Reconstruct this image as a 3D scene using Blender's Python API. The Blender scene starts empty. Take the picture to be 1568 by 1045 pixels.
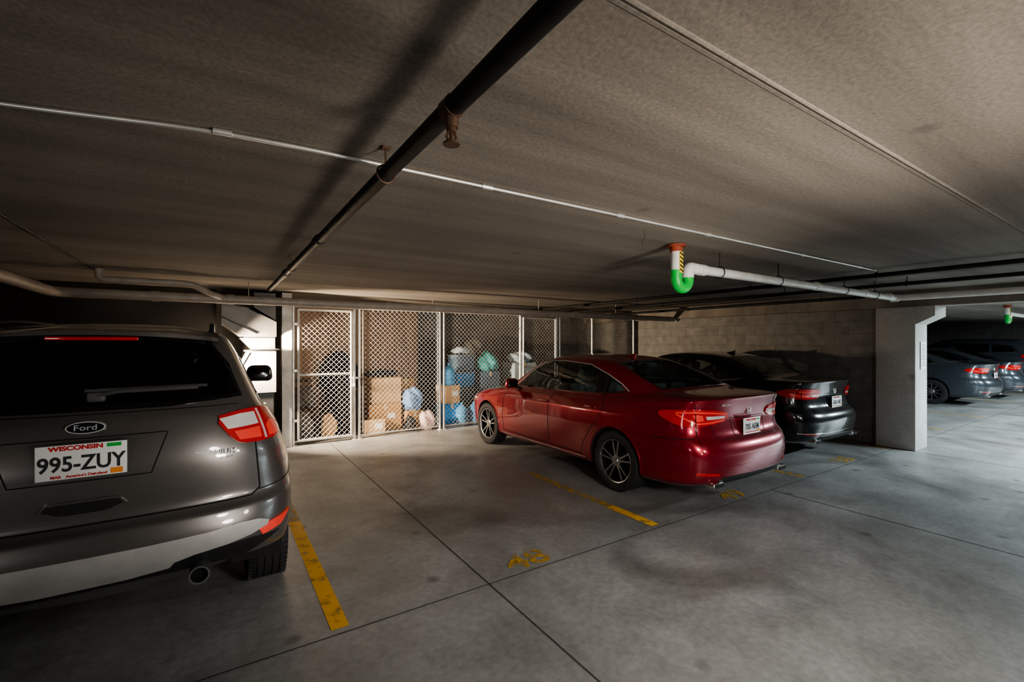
import bpy, bmesh, math, random
from mathutils import Vector, Matrix
from mathutils.bvhtree import BVHTree
random.seed(7)
R=math.radians
# ------------------------------------------------------------------ materials
def nodes(name):
    m=bpy.data.materials.new(name); m.use_nodes=True
    nt=m.node_tree; b=nt.nodes['Principled BSDF']; return m,nt,b
def M(name,col,rough=.5,metal=0,coat=0,var=.12,scale=8,bump=0,emit=None,es=0,stretch=None,back=None):
    m,nt,b=nodes(name); N=nt.nodes; L=nt.links
    b.inputs['Roughness'].default_value=rough; b.inputs['Metallic'].default_value=metal
    b.inputs['Coat Weight'].default_value=coat; b.inputs['Coat Roughness'].default_value=.04
    tc=N.new('ShaderNodeTexCoord'); mp=N.new('ShaderNodeMapping'); L.new(tc.outputs['Object'],mp.inputs[0])
    if stretch: mp.inputs['Scale'].default_value=stretch
    n=N.new('ShaderNodeTexNoise'); n.inputs['Scale'].default_value=scale; n.inputs['Detail'].default_value=4
    L.new(mp.outputs[0],n.inputs['Vector'])
    r=N.new('ShaderNodeValToRGB'); L.new(n.outputs['Fac'],r.inputs[0])
    r.color_ramp.elements[0].position=.3; r.color_ramp.elements[1].position=.7
    r.color_ramp.elements[0].color=tuple(c*(1-var) for c in col)+(1,)
    r.color_ramp.elements[1].color=tuple(min(1,c*(1+var)) for c in col)+(1,)
    L.new(r.outputs[0],b.inputs['Base Color'])
    if bump:
        bp=N.new('ShaderNodeBump'); bp.inputs['Strength'].default_value=bump; bp.inputs['Distance'].default_value=.01
        L.new(n.outputs['Fac'],bp.inputs['Height']); L.new(bp.outputs[0],b.inputs['Normal'])
    if emit:
        b.inputs['Emission Color'].default_value=emit+(1,); b.inputs['Emission Strength'].default_value=es
    if back:
        g=N.new('ShaderNodeNewGeometry'); mx=N.new('ShaderNodeMixShader'); d=N.new('ShaderNodeBsdfDiffuse')
        d.inputs[0].default_value=back+(1,)
        L.new(g.outputs['Backfacing'],mx.inputs[0]); L.new(b.outputs[0],mx.inputs[1]); L.new(d.outputs[0],mx.inputs[2])
        L.new(mx.outputs[0],N['Material Output'].inputs[0])
    return m
def glassmat(name,tint,rough=.02):
    m,nt,b=nodes(name); N=nt.nodes; L=nt.links; N.remove(b)
    t=N.new('ShaderNodeBsdfTransparent'); t.inputs[0].default_value=tint+(1,)
    g=N.new('ShaderNodeBsdfGlossy'); g.inputs['Roughness'].default_value=rough; g.inputs[0].default_value=(.9,.95,1,1)
    lw=N.new('ShaderNodeLayerWeight'); lw.inputs[0].default_value=.25
    mr=N.new('ShaderNodeMapRange'); mr.inputs['To Min'].default_value=.05; mr.inputs['To Max'].default_value=.75
    L.new(lw.outputs['Fresnel'],mr.inputs[0])
    mx=N.new('ShaderNodeMixShader'); L.new(mr.outputs[0],mx.inputs[0]); L.new(t.outputs[0],mx.inputs[1]); L.new(g.outputs[0],mx.inputs[2])
    L.new(mx.outputs[0],N['Material Output'].inputs[0]); return m

def concrete(name,ca,cb,cstain,s1=(1,1,1),sc=1.2,fine=40,rough=.7,bump=.3,stain=.5,stsc=.6,spots=.7,fa=(.82,1.12)):
    m,nt,b=nodes(name); N=nt.nodes; L=nt.links
    tc=N.new('ShaderNodeTexCoord'); mp=N.new('ShaderNodeMapping'); mp.inputs['Scale'].default_value=s1
    L.new(tc.outputs['Object'],mp.inputs[0])
    n1=N.new('ShaderNodeTexNoise'); n1.inputs['Scale'].default_value=sc; n1.inputs['Detail'].default_value=8; n1.inputs['Roughness'].default_value=.62
    L.new(mp.outputs[0],n1.inputs['Vector'])
    r1=N.new('ShaderNodeValToRGB'); r1.color_ramp.elements[0].position=.34; r1.color_ramp.elements[1].position=.66
    r1.color_ramp.elements[0].color=ca+(1,); r1.color_ramp.elements[1].color=cb+(1,)
    L.new(n1.outputs['Fac'],r1.inputs[0])
    n2=N.new('ShaderNodeTexNoise'); n2.inputs['Scale'].default_value=stsc; n2.inputs['Detail'].default_value=6; n2.inputs['Distortion'].default_value=.5
    L.new(tc.outputs['Object'],n2.inputs['Vector'])
    r2=N.new('ShaderNodeValToRGB'); r2.color_ramp.elements[0].position=.50; r2.color_ramp.elements[1].position=.68
    L.new(n2.outputs['Fac'],r2.inputs[0])
    ml=N.new('ShaderNodeMath'); ml.operation='MULTIPLY'; ml.inputs[1].default_value=stain; L.new(r2.outputs[0],ml.inputs[0])
    mx=N.new('ShaderNodeMixRGB'); mx.inputs[2].default_value=cstain+(1,)
    L.new(ml.outputs[0],mx.inputs[0]); L.new(r1.outputs[0],mx.inputs[1])
    n3=N.new('ShaderNodeTexNoise'); n3.inputs['Scale'].default_value=fine; n3.inputs['Detail'].default_value=6; n3.inputs['Roughness'].default_value=.65
    L.new(tc.outputs['Object'],n3.inputs['Vector'])
    mr=N.new('ShaderNodeMapRange'); mr.inputs['From Min'].default_value=.3; mr.inputs['From Max'].default_value=.7
    mr.inputs['To Min'].default_value=fa[0]; mr.inputs['To Max'].default_value=fa[1]; L.new(n3.outputs['Fac'],mr.inputs[0])
    vm=N.new('ShaderNodeVectorMath'); vm.operation='SCALE'; L.new(mx.outputs[0],vm.inputs[0]); L.new(mr.outputs[0],vm.inputs['Scale'])
    vo=N.new('ShaderNodeTexVoronoi'); vo.inputs['Scale'].default_value=2.1; L.new(tc.outputs['Object'],vo.inputs['Vector'])
    r3=N.new('ShaderNodeValToRGB'); r3.color_ramp.elements[0].position=.04; r3.color_ramp.elements[1].position=.13
    r3.color_ramp.elements[0].color=(spots,spots,spots,1); r3.color_ramp.elements[1].color=(1,1,1,1); L.new(vo.outputs['Distance'],r3.inputs[0])
    m3=N.new('ShaderNodeMixRGB'); m3.blend_type='MULTIPLY'; m3.inputs[0].default_value=1
    L.new(vm.outputs[0],m3.inputs[1]); L.new(r3.outputs[0],m3.inputs[2])
    L.new(m3.outputs[0],b.inputs['Base Color'])
    b.inputs['Roughness'].default_value=rough
    bp=N.new('ShaderNodeBump'); bp.inputs['Strength'].default_value=bump; bp.inputs['Distance'].default_value=.004
    L.new(n3.outputs['Fac'],bp.inputs['Height']); L.new(bp.outputs[0],b.inputs['Normal'])
    return m
def blockmat(name,c1,c2,mortar,bs=.3):
    m,nt,b=nodes(name); N=nt.nodes; L=nt.links
    tc=N.new('ShaderNodeTexCoord'); sx=N.new('ShaderNodeSeparateXYZ'); cx=N.new('ShaderNodeCombineXYZ')
    L.new(tc.outputs['Object'],sx.inputs[0])
    ad=N.new('ShaderNodeMath'); ad.operation='ADD'; L.new(sx.outputs[0],ad.inputs[0]); L.new(sx.outputs[1],ad.inputs[1])
    L.new(ad.outputs[0],cx.inputs[0]); L.new(sx.outputs[2],cx.inputs[1])
    br=N.new('ShaderNodeTexBrick'); br.inputs['Scale'].default_value=1; br.inputs['Brick Width'].default_value=.4; br.inputs['Row Height'].default_value=.2
    br.inputs['Mortar Size'].default_value=.004; br.inputs['Color1'].default_value=c1+(1,); br.inputs['Color2'].default_value=c2+(1,); br.inputs['Mortar'].default_value=mortar+(1,)
    L.new(cx.outputs[0],br.inputs['Vector'])
    n=N.new('ShaderNodeTexNoise'); n.inputs['Scale'].default_value=6; n.inputs['Detail'].default_value=8; L.new(tc.outputs['Object'],n.inputs['Vector'])
    mr=N.new('ShaderNodeMapRange'); mr.inputs['To Min'].default_value=.5; mr.inputs['To Max'].default_value=1.4; L.new(n.outputs['Fac'],mr.inputs[0])
    vm=N.new('ShaderNodeVectorMath'); vm.operation='SCALE'; L.new(br.outputs[0],vm.inputs[0]); L.new(mr.outputs[0],vm.inputs['Scale'])
    L.new(vm.outputs[0],b.inputs['Base Color']); b.inputs['Roughness'].default_value=.85
    bp=N.new('ShaderNodeBump'); bp.inputs['Strength'].default_value=bs; bp.inputs['Distance'].default_value=.005; bp.invert=True
    L.new(br.outputs['Fac'],bp.inputs['Height']); L.new(bp.outputs[0],b.inputs['Normal'])
    return m
def wornpaint(name,col,wear=.5,sc=14):
    m,nt,b=nodes(name); N=nt.nodes; L=nt.links
    tc=N.new('ShaderNodeTexCoord'); n=N.new('ShaderNodeTexNoise'); n.inputs['Scale'].default_value=sc; n.inputs['Detail'].default_value=8; n.inputs['Roughness'].default_value=.7
    L.new(tc.outputs['Object'],n.inputs['Vector'])
    r=N.new('ShaderNodeValToRGB'); r.color_ramp.elements[0].position=wear-.09; r.color_ramp.elements[1].position=wear+.09
    L.new(n.outputs['Fac'],r.inputs[0])
    b.inputs['Base Color'].default_value=col+(1,); b.inputs['Roughness'].default_value=.6
    t=N.new('ShaderNodeBsdfTransparent'); mx=N.new('ShaderNodeMixShader')
    L.new(r.outputs[0],mx.inputs[0]); L.new(t.outputs[0],mx.inputs[1]); L.new(b.outputs[0],mx.inputs[2])
    L.new(mx.outputs[0],N['Material Output'].inputs[0]); return m

m_floor=concrete('floor_concrete',(.18,.178,.172),(.36,.358,.35),(.075,.066,.058),sc=.8,rough=.45,stain=.78,stsc=.8,spots=.5,fine=22,fa=(.80,1.15))
m_ceil=concrete('ceiling_concrete',(.15,.131,.11),(.285,.252,.215),(.12,.102,.085),s1=(.14,2.2,1),sc=1.0,fine=60,rough=.9,bump=.5,stain=.45,stsc=.45,fa=(.74,1.2))
m_col=concrete('column_concrete',(.42,.41,.38),(.54,.53,.50),(.3,.29,.27),sc=2,rough=.8)
m_block=blockmat('block_wall',(.19,.18,.165),(.215,.205,.19),(.12,.115,.105))
m_shadewall=M('shade_dark_wall',(.03,.026,.023),.9,var=.3,scale=2)  # near-black colour stands in for the deep shade left of the storage
m_blockw=blockmat('white_block_wall',(.72,.70,.66),(.78,.76,.72),(.6,.58,.55))
m_tan=M('tan_plywood',(.38,.25,.165),.8,var=.28,scale=3,stretch=(3,3,.3))
m_yel=wornpaint('yellow_line_paint',(.74,.39,.008),.38,9)
m_yel2=wornpaint('faded_yellow_paint',(.56,.33,.04),.51,16)
m_joint=M('joint_sealant',(.05,.045,.04),.8)
m_steel=M('galvanised_steel',(.75,.75,.73),.38,.7)
m_wire=M('galvanised_wire',(.70,.68,.64),.5,.4)
m_blackpipe=M('black_iron_pipe',(.016,.015,.013),.55,.2,var=.6,scale=12)
m_greypipe=M('painted_grey_pipe',(.30,.26,.22),.5,var=.15)
m_whitepipe=M('white_pvc',(.74,.73,.69),.4)
m_green=M('green_wrap',(.005,.46,.06),.35)
m_rust=M('rusty_flange',(.30,.06,.025),.7,var=.4,scale=25)
m_ylab=M('yellow_label',(.85,.60,.02),.5); m_blk=M('black_label',(.02,.02,.02),.5)
m_brass=M('sprinkler_brass',(.13,.075,.05),.5,.5)
m_duct=M('white_duct_sheet',(.17,.16,.15),.5,.1)
m_fix=M('white_light_housing',(.7,.7,.7),.4)
m_rubber=M('tyre_rubber',(.018,.018,.018),.75,var=.3,scale=30,bump=.1)
m_blackpl=M('black_plastic',(.016,.016,.017),.45)
m_blackgl=M('gloss_black_trim',(.008,.008,.008),.12,coat=.5)
m_chrome=M('chrome',(.8,.8,.8),.14,1,var=.02)
m_trimc=M('satin_window_trim',(.65,.65,.65),.3,.6)
m_alu=M('machined_alloy',(.42,.42,.43),.28,.9,var=.05)
m_dkalu=M('dark_alloy',(.045,.045,.05),.3,.7)
m_disc=M('brake_disc',(.05,.05,.05),.4,.8)
m_gap=M('panel_gap',(.003,.003,.003),.9)
m_liner=M('wheel_liner',(.010,.010,.010),.9)
m_glass=glassmat('tinted_glass',(.50,.56,.55))
m_glassd=glassmat('privacy_glass',(.04,.045,.05))
m_seat=M('grey_seat_leather',(.50,.58,.56),.6); m_seatd=M('dark_seat_cloth',(.06,.06,.065),.8)
m_red=M('tail_lens_red',(.50,.010,.010),.15,coat=1)
m_redglow=M('tail_lens_glow_red',(.90,.07,.05),.25,coat=1,emit=(1,.08,.05),es=.08)  # slight emission stands in for light the unlit lenses throw back
m_clear=M('clear_lens',(.80,.76,.76),.15,.2,coat=1)
m_plate=M('plate_white',(.85,.86,.86),.4,var=.03); m_ptxt=M('plate_text',(.02,.025,.03),.5); m_pred=M('plate_red_text',(.6,.02,.02),.5)
m_orange=M('orange_sticker',(.85,.28,.02),.5); m_blue=M('badge_blue',(.01,.012,.02),.2,coat=1)
m_silver=M('silver_bumper_paint',(.52,.51,.50),.35,.4)
m_letter=M('satin_letter_chrome',(.7,.7,.7),.35,.4)
m_int=M('interior_dark',(.03,.03,.03),.8)
def paint(name,col,metal=.5,rough=.32):
    return M(name,col,rough,metal,coat=1,var=.03,scale=200,back=(.03,.03,.03))
m_paintred=paint('red_metallic_paint',(.25,.002,.016),.5,.27)
m_paintgrey=paint('magnetic_grey_paint',(.155,.145,.14),.6,.32)
m_paintblk=paint('black_paint',(.006,.008,.010),.2,.20)
m_paintnavy=paint('dark_blue_paint',(.045,.055,.068),.4,.3)

# ------------------------------------------------------------------ mesh helpers
def new(name,bm,mats,parent=None,angle=35,loc=None):
    me=bpy.data.meshes.new(name); bm.to_mesh(me); bm.free()
    if not isinstance(mats,(list,tuple)): mats=[mats]
    for m in mats: me.materials.append(m)
    me.polygons.foreach_set('use_smooth',[True]*len(me.polygons))
    me.set_sharp_from_angle(angle=R(angle))
    o=bpy.data.objects.new(name,me); bpy.context.collection.objects.link(o)
    if parent: o.parent=parent
    if loc: o.location=loc
    return o
def empty(name,loc=(0,0,0),rz=0):
    e=bpy.data.objects.new(name,None); e.location=loc; e.rotation_euler=(0,0,rz); e.empty_display_size=.2
    bpy.context.collection.objects.link(e); return e
def rbox(bm,c,s,bev=.0,seg=2,rot=None,taper=None,mi=0):
    r=bmesh.ops.create_cube(bm,size=1); vs=r['verts']
    for v in vs:
        if taper and v.co.z>0: v.co.x*=taper[0]; v.co.y*=taper[1]
        v.co=Vector((v.co.x*s[0],v.co.y*s[1],v.co.z*s[2]))
    fs=set(f for v in vs for f in v.link_faces)
    if bev>0:
        es=list(set(e for v in vs for e in v.link_edges))
        rr=bmesh.ops.bevel(bm,geom=es,offset=bev,segments=seg,affect='EDGES',profile=.5)
        vs=list(set(v for f in rr['faces'] for v in f.verts)); 
        fs=set(f for v in vs for f in v.link_faces)
        vs=list(set(v for f in fs for v in f.verts))
    for f in fs: f.material_index=mi
    Mx=Matrix.Translation(Vector(c))
    if rot: Mx=Mx@Matrix.Rotation(rot[2],4,'Z')@Matrix.Rotation(rot[1],4,'Y')@Matrix.Rotation(rot[0],4,'X')
    for v in vs: v.co=Mx@v.co
    return vs
def box(name,c,s,mat,parent=None,bev=.0,rot=None,taper=None,seg=2):
    bm=bmesh.new(); rbox(bm,c,s,bev,seg,rot,taper); return new(name,bm,mat,parent)
def tube_bm(bm,pts,r,seg=10,mi=0,closed=False):
    pts=[Vector(p) for p in pts]; n=len(pts); rings=[]; prev=None
    rr=r if isinstance(r,(list,tuple)) else [r]*n
    for i,p in enumerate(pts):
        if closed: t=(pts[(i+1)%n]-pts[i-1])
        else: t=(pts[min(i+1,n-1)]-pts[max(i-1,0)])
        t.normalize()
        if prev is None:
            a=Vector((0,0,1)) if abs(t.z)<.9 else Vector((1,0,0))
            u=t.cross(a).normalized()
        else:
            u=(prev-t*prev.dot(t)).normalized()
        prev=u; v=t.cross(u)
        rings.append([bm.verts.new(p+(u*math.cos(2*math.pi*k/seg)+v*math.sin(2*math.pi*k/seg))*rr[i]) for k in range(seg)])
    m=n if closed else n-1
    for i in range(m):
        A=rings[i];B=rings[(i+1)%n]
        for k in range(seg):
            f=bm.faces.new((A[k],A[(k+1)%seg],B[(k+1)%seg],B[k])); f.material_index=mi
    if not closed:
        bm.faces.new(rings[0][::-1]).material_index=mi; bm.faces.new(rings[-1]).material_index=mi
def fillet(pts,r,n=6):
    pts=[Vector(p) for p in pts]; out=[pts[0]]
    for i in range(1,len(pts)-1):
        a,b,c=pts[i-1],pts[i],pts[i+1]
        d1=(a-b); d2=(c-b); q=min(r,d1.length*.49,d2.length*.49)
        p0=b+d1.normalized()*q; p2=b+d2.normalized()*q
        for k in range(n+1):
            t=k/n; out.append(p0*(1-t)**2+b*2*t*(1-t)+p2*t*t)
    out.append(pts[-1]); return out
def tube(name,pts,r,mat,parent=None,fr=0,seg=12):
    bm=bmesh.new(); tube_bm(bm,fillet(pts,fr) if fr else pts,r,seg); return new(name,bm,mat,parent,50)
def lathe(bm,prof,seg=48,c=(0,0,0),mi=0,close=False):
    rings=[]
    for (x,r) in prof:
        rings.append([bm.verts.new((c[0]+x,c[1]+r*math.cos(2*math.pi*k/seg),c[2]+r*math.sin(2*math.pi*k/seg))) for k in range(seg)])
    for i in range(len(rings)-1):
        for k in range(seg):
            f=bm.faces.new((rings[i][k],rings[i][(k+1)%seg],rings[i+1][(k+1)%seg],rings[i+1][k])); f.material_index=mi
    return rings
def text(name,body,size,loc,rot,mat,parent=None,ext=.0008,sx=1,align='CENTER',bold=0):
    cu=bpy.data.curves.new(name,'FONT'); cu.body=body; cu.size=size; cu.extrude=ext; cu.align_x=align; cu.align_y='CENTER'; cu.resolution_u=3; cu.offset=bold
    t=bpy.data.objects.new(name+'_c',cu); bpy.context.collection.objects.link(t)
    dg=bpy.context.evaluated_depsgraph_get(); me=bpy.data.meshes.new_from_object(t.evaluated_get(dg))
    bpy.data.objects.remove(t); me.name=name; me.materials.clear(); me.materials.append(mat)
    o=bpy.data.objects.new(name,me); bpy.context.collection.objects.link(o)
    o.location=loc; o.rotation_euler=rot; o.scale=(sx,1,1)
    if parent: o.parent=parent
    return o

# ------------------------------------------------------------------ projection helpers
Z=Vector((0,0,1))
def basis(d):
    d=Vector(d).normalized()
    U=Vector((1,0,0)) if abs(d.z)>.9 else d.cross(Z).normalized()
    V=U.cross(d).normalized(); return d,U,V
def area2(P): return sum(P[i][0]*P[(i+1)%len(P)][1]-P[(i+1)%len(P)][0]*P[i][1] for i in range(len(P)))/2
def chaikin(P,it):
    for _ in range(it):
        Q=[]
        for i in range(len(P)):
            a=Vector(P[i]);b=Vector(P[(i+1)%len(P)]); Q+= [a*.75+b*.25,a*.25+b*.75]
        P=Q
    return P
def proj2(pts,d,smooth=0,grow=0):
    d,U,V=basis(d); P=[Vector((Vector(p).dot(U),Vector(p).dot(V))) for p in pts]
    if area2(P)<0: P=P[::-1]
    if smooth: P=chaikin(P,smooth)
    if grow:
        Q=[]
        n=len(P)
        for i in range(n):
            e=(P[(i+1)%n]-P[i-1]).normalized(); Q.append(P[i]+Vector((e.y,-e.x))*grow)
        P=Q
    return d,U,V,P
def patch(name,bvh,pts,d,mat,parent,off=.004,skirt=.01,res=.05,smooth=0,grow=0):
    d,U,V,P=proj2(pts,d,smooth,grow)
    bm=bmesh.new(); f=bm.faces.new([bm.verts.new((p.x,p.y,0)) for p in P]); 
    bmesh.ops.triangulate(bm,faces=[f])
    lo=(min(p.x for p in P),min(p.y for p in P)); hi=(max(p.x for p in P),max(p.y for p in P))
    for ax in (0,1):
        k=math.floor(lo[ax]/res)+1
        while k*res<hi[ax]:
            co=[0,0,0]; co[ax]=k*res+1e-4; no=[0,0,0]; no[ax]=1
            bmesh.ops.bisect_plane(bm,geom=bm.verts[:]+bm.edges[:]+bm.faces[:],dist=1e-6,plane_co=co,plane_no=no); k+=1
    base={}
    for v in bm.verts:
        o=U*v.co.x+V*v.co.y-d*6
        h=bvh.ray_cast(o,d)
        if h[0] is None:
            q=bvh.find_nearest(U*v.co.x+V*v.co.y+d*0); n=q[1]; loc=q[0]
        else: loc,n=h[0],h[1]
        if n.dot(d)>0: n=-n
        base[v]=(loc,n)
    for v,(l,n) in base.items(): v.co=l+n*off
    bm.normal_update()
    fl=sum(1 for f in bm.faces if f.normal.dot(d)>0)
    if fl>len(bm.faces)/2: bmesh.ops.reverse_faces(bm,faces=bm.faces[:])
    be=[e for e in bm.edges if e.is_boundary]
    r=bmesh.ops.extrude_edge_only(bm,edges=be)
    nv=[g for g in r['geom'] if isinstance(g,bmesh.types.BMVert)]
    for v in nv:
        for e in v.link_edges:
            o=e.other_vert(v)
            if o in base and (o.co-v.co).length<1e-6: v.co=base[o][0]-base[o][1]*skirt; break
    return new(name,bm,mat,parent,40)
def strip(name,bvh,pts,d,w,mat,parent,h=.002,closed=False,step=.02,bm=None):
    d=Vector(d).normalized(); pts=[Vector(p) for p in pts]
    if closed: pts=pts+[pts[0]]
    q=[]
    for i in range(len(pts)-1):
        n=max(1,int((pts[i+1]-pts[i]).length/step))
        for k in range(n): q.append(pts[i].lerp(pts[i+1],k/n))
    if not closed: q.append(pts[-1])
    S=[]
    for p in q:
        hh=bvh.ray_cast(p-d*4,d)
        if hh[0] is None:
            hh=bvh.find_nearest(p)
        n=hh[1] if hh[1].dot(d)<0 else -hh[1]
        S.append((hh[0],n))
    own=bm is None
    if own: bm=bmesh.new()
    rows=[]; N=len(S)
    for i in range(N):
        a=S[(i-1)%N][0] if (closed or i>0) else S[i][0]; b=S[(i+1)%N][0] if (closed or i<N-1) else S[i][0]
        t=(b-a)
        if t.length<1e-7: t=Vector((0,1,0))
        t.normalize(); p,n=S[i]; s=t.cross(n).normalized()
        rows.append([bm.verts.new(p+s*(w/2*k)+n*z) for k,z in ((-1,-.003),(-.8,h),(.8,h),(1,-.003))])
    for i in range(N if closed else N-1):
        A=rows[i];B=rows[(i+1)%N]
        for k in range(3): bm.faces.new((A[k],A[k+1],B[k+1],B[k]))
    if own: return new(name,bm,mat,parent,60)
def cut(bm,pts,d,smooth=0,delete=True):
    d,U,V,P=proj2(pts,d,smooth)
    lo=(min(p.x for p in P),min(p.y for p in P)); hi=(max(p.x for p in P),max(p.y for p in P))
    bm.normal_update(); faces=[]
    for f in bm.faces:
        if f.normal.dot(d)>=-.05: continue
        us=[v.co.dot(U) for v in f.verts]; vs=[v.co.dot(V) for v in f.verts]
        if max(us)<lo[0] or min(us)>hi[0] or max(vs)<lo[1] or min(vs)>hi[1]: continue
        faces.append(f)
    n=len(P)
    for i in range(n):
        a=P[i];b=P[(i+1)%n]; e=b-a
        if e.length<1e-6: continue
        no2=Vector((e.y,-e.x)).normalized(); no=U*no2.x+V*no2.y; co=U*a.x+V*a.y
        geom=list(set(faces)|set(ed for f in faces for ed in f.edges)|set(v for f in faces for v in f.verts))
        r=bmesh.ops.bisect_plane(bm,geom=geom,dist=1e-6,plane_co=co,plane_no=no)
        fs=[g for g in r['geom'] if isinstance(g,bmesh.types.BMFace) and g.is_valid]
        faces=[f for f in fs if (f.calc_center_median()-co).dot(no)<0]
    if delete: bmesh.ops.delete(bm,geom=faces,context='FACES')

# ------------------------------------------------------------------ car body
SX=[0,.38,.70,.885,.965,.995,1,1,1,.99,.965,.90,.73,.40,0]
TY=[0,.002,.011,.034,.078,.17,.30,.45,.60,.74,.86,.935,.975,.995,1]
def lerp_prof(pr,t):
    if isinstance(pr,(int,float)): return pr
    for i in range(len(pr)-1):
        if t<=pr[i+1][0]:
            a,b=pr[i],pr[i+1]; k=(t-a[0])/(b[0]-a[0]); return a[1]+(b[1]-a[1])*k
    return pr[-1][1]
def body_mesh(rings,lvl=3,sx=SX,ty=TY):
    bm=bmesh.new(); cl=bm.edges.layers.float.new('crease_edge'); loops=[]
    for r in rings:
        yr,yf,w,z=r[:4]; half=[]
        for i in range(15):
            x=w*sx[i]; y=yr+(yf-yr)*ty[i]
            half.append(Vector((x,y,lerp_prof(z,ty[i]))))
        full=half+[Vector((-p.x,p.y,p.z)) for p in half[13:0:-1]]
        loops.append([bm.verts.new(p) for p in full])
    n=28
    for i in range(len(loops)-1):
        for k in range(n): bm.faces.new((loops[i][k],loops[i][(k+1)%n],loops[i+1][(k+1)%n],loops[i+1][k]))
    for Lp,fl in ((loops[0],1),(loops[-1],0)):
        fs=[(Lp[0],Lp[1],Lp[27])]+[(Lp[i],Lp[i+1],Lp[27-i],Lp[28-i]) for i in range(1,13)]+[(Lp[13],Lp[14],Lp[15])]
        for f in fs: bm.faces.new(f[::-1] if fl else f)
    for r,Lp in zip(rings,loops):
        if len(r)>4 and r[4]:
            for k in range(n):
                e=bm.edges.get((Lp[k],Lp[(k+1)%n])); e[cl]=r[4]
    bmesh.ops.recalc_face_normals(bm,faces=bm.faces[:])
    me=bpy.data.meshes.new('cage'); bm.to_mesh(me); bm.free()
    o=bpy.data.objects.new('cage',me); bpy.context.collection.objects.link(o)
    md=o.modifiers.new('s','SUBSURF'); md.levels=lvl; md.render_levels=lvl
    dg=bpy.context.evaluated_depsgraph_get(); em=o.evaluated_get(dg).to_mesh()
    b2=bmesh.new(); b2.from_mesh(em); bpy.data.objects.remove(o)
    bmesh.ops.recalc_face_normals(b2,faces=b2.faces[:]); b2.normal_update()
    return b2
def wheel(name,parent,x,y,Rt,rr,w,side,style,parts=None):
    bm=bmesh.new(); hw=w/2; s=side
    pr=[(-hw*.8,rr-.005),(-hw,rr+.02),(-hw*1.02,(rr+Rt)/2),(-hw*.93,Rt-.018),(-hw*.78,Rt-.004)]
    gx=[-.55,-.2,.2,.55]
    for g in gx: pr+=[(hw*(g-.05),Rt),(hw*(g-.03),Rt-.009),(hw*(g+.03),Rt-.009),(hw*(g+.05),Rt)]
    pr+=[(hw*.78,Rt-.004),(hw*.93,Rt-.018),(hw*1.02,(rr+Rt)/2),(hw,rr+.02),(hw*.8,rr-.005)]
    c=(x-s*hw,y,Rt); lathe(bm,pr,56,c,0)
    for k in range(56):
        a=2*math.pi*k/56
        for gx0 in (-.83,.83):
            v=rbox(bm,(0,0,0),(hw*.22,.006,.012),0,mi=0)
            for q in v: 
                p=q.co+Vector((hw*gx0,0,Rt-.004)); q.co=Vector((c[0]+p.x,c[1]+p.y*math.cos(a)-p.z*math.sin(a),c[2]+p.y*math.sin(a)+p.z*math.cos(a)))
    ox=hw*.86*s
    lathe(bm,[(ox-s*.004,rr+.004),(ox+s*.004,rr),(ox,rr-.010),(ox-s*.02,rr-.014)],56,c,1)
    lathe(bm,[(ox-s*.02,rr-.014),(-ox*.6,rr-.03)],56,c,2)
    lathe(bm,[(ox*.25,.001),(ox*.25,rr*.66),(ox*.1,rr*.68)],40,c,3)
    lathe(bm,[(-ox*.55,.001),(-ox*.55,rr-.02)],40,c,4)
    lathe(bm,[(ox*.2,.055),(ox*.80,.06),(ox*.86,.05),(ox*.86,.034),(ox*.93,.03),(ox*.93,.001)],28,c,1)
    nsp={'sport':5,'suv':5,'ten':10}[style]
    for k in range(nsp):
        a0=2*math.pi*k/nsp+.3
        subs=[(-.07,-.20),(.07,.20)] if style!='ten' else [(0,0)]
        for (d0,d1) in subs:
            p0=Vector((c[0]+ox*.82,.05*math.cos(a0+d0*3),.05*math.sin(a0+d0*3)))
            p1=Vector((c[0]+ox*.92,(rr-.012)*math.cos(a0+d1),(rr-.012)*math.sin(a0+d1)))
            t=(p1-p0).normalized(); n=Vector((s,0,0)); u=t.cross(n).normalized()
            w0,w1=.014,.011; dp=.03
            vs=[]
            for p,ww in ((p0,w0),(p1,w1)):
                for (a,b) in ((-1,-dp),(-1,-.004),(-.7,0),(.7,0),(1,-.004),(1,-dp)):
                    q=p+u*ww*a+n*b; vs.append(bm.verts.new((q.x,q.y+c[1],q.z+c[2])))
            for j in range(5):
                f=bm.faces.new((vs[j],vs[j+1],vs[j+7],vs[j+6])); f.material_index=1 if j==2 else 2
    o=new(name,bm,[m_rubber,m_alu,m_dkalu,m_disc,m_liner],parent,30); return o
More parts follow.
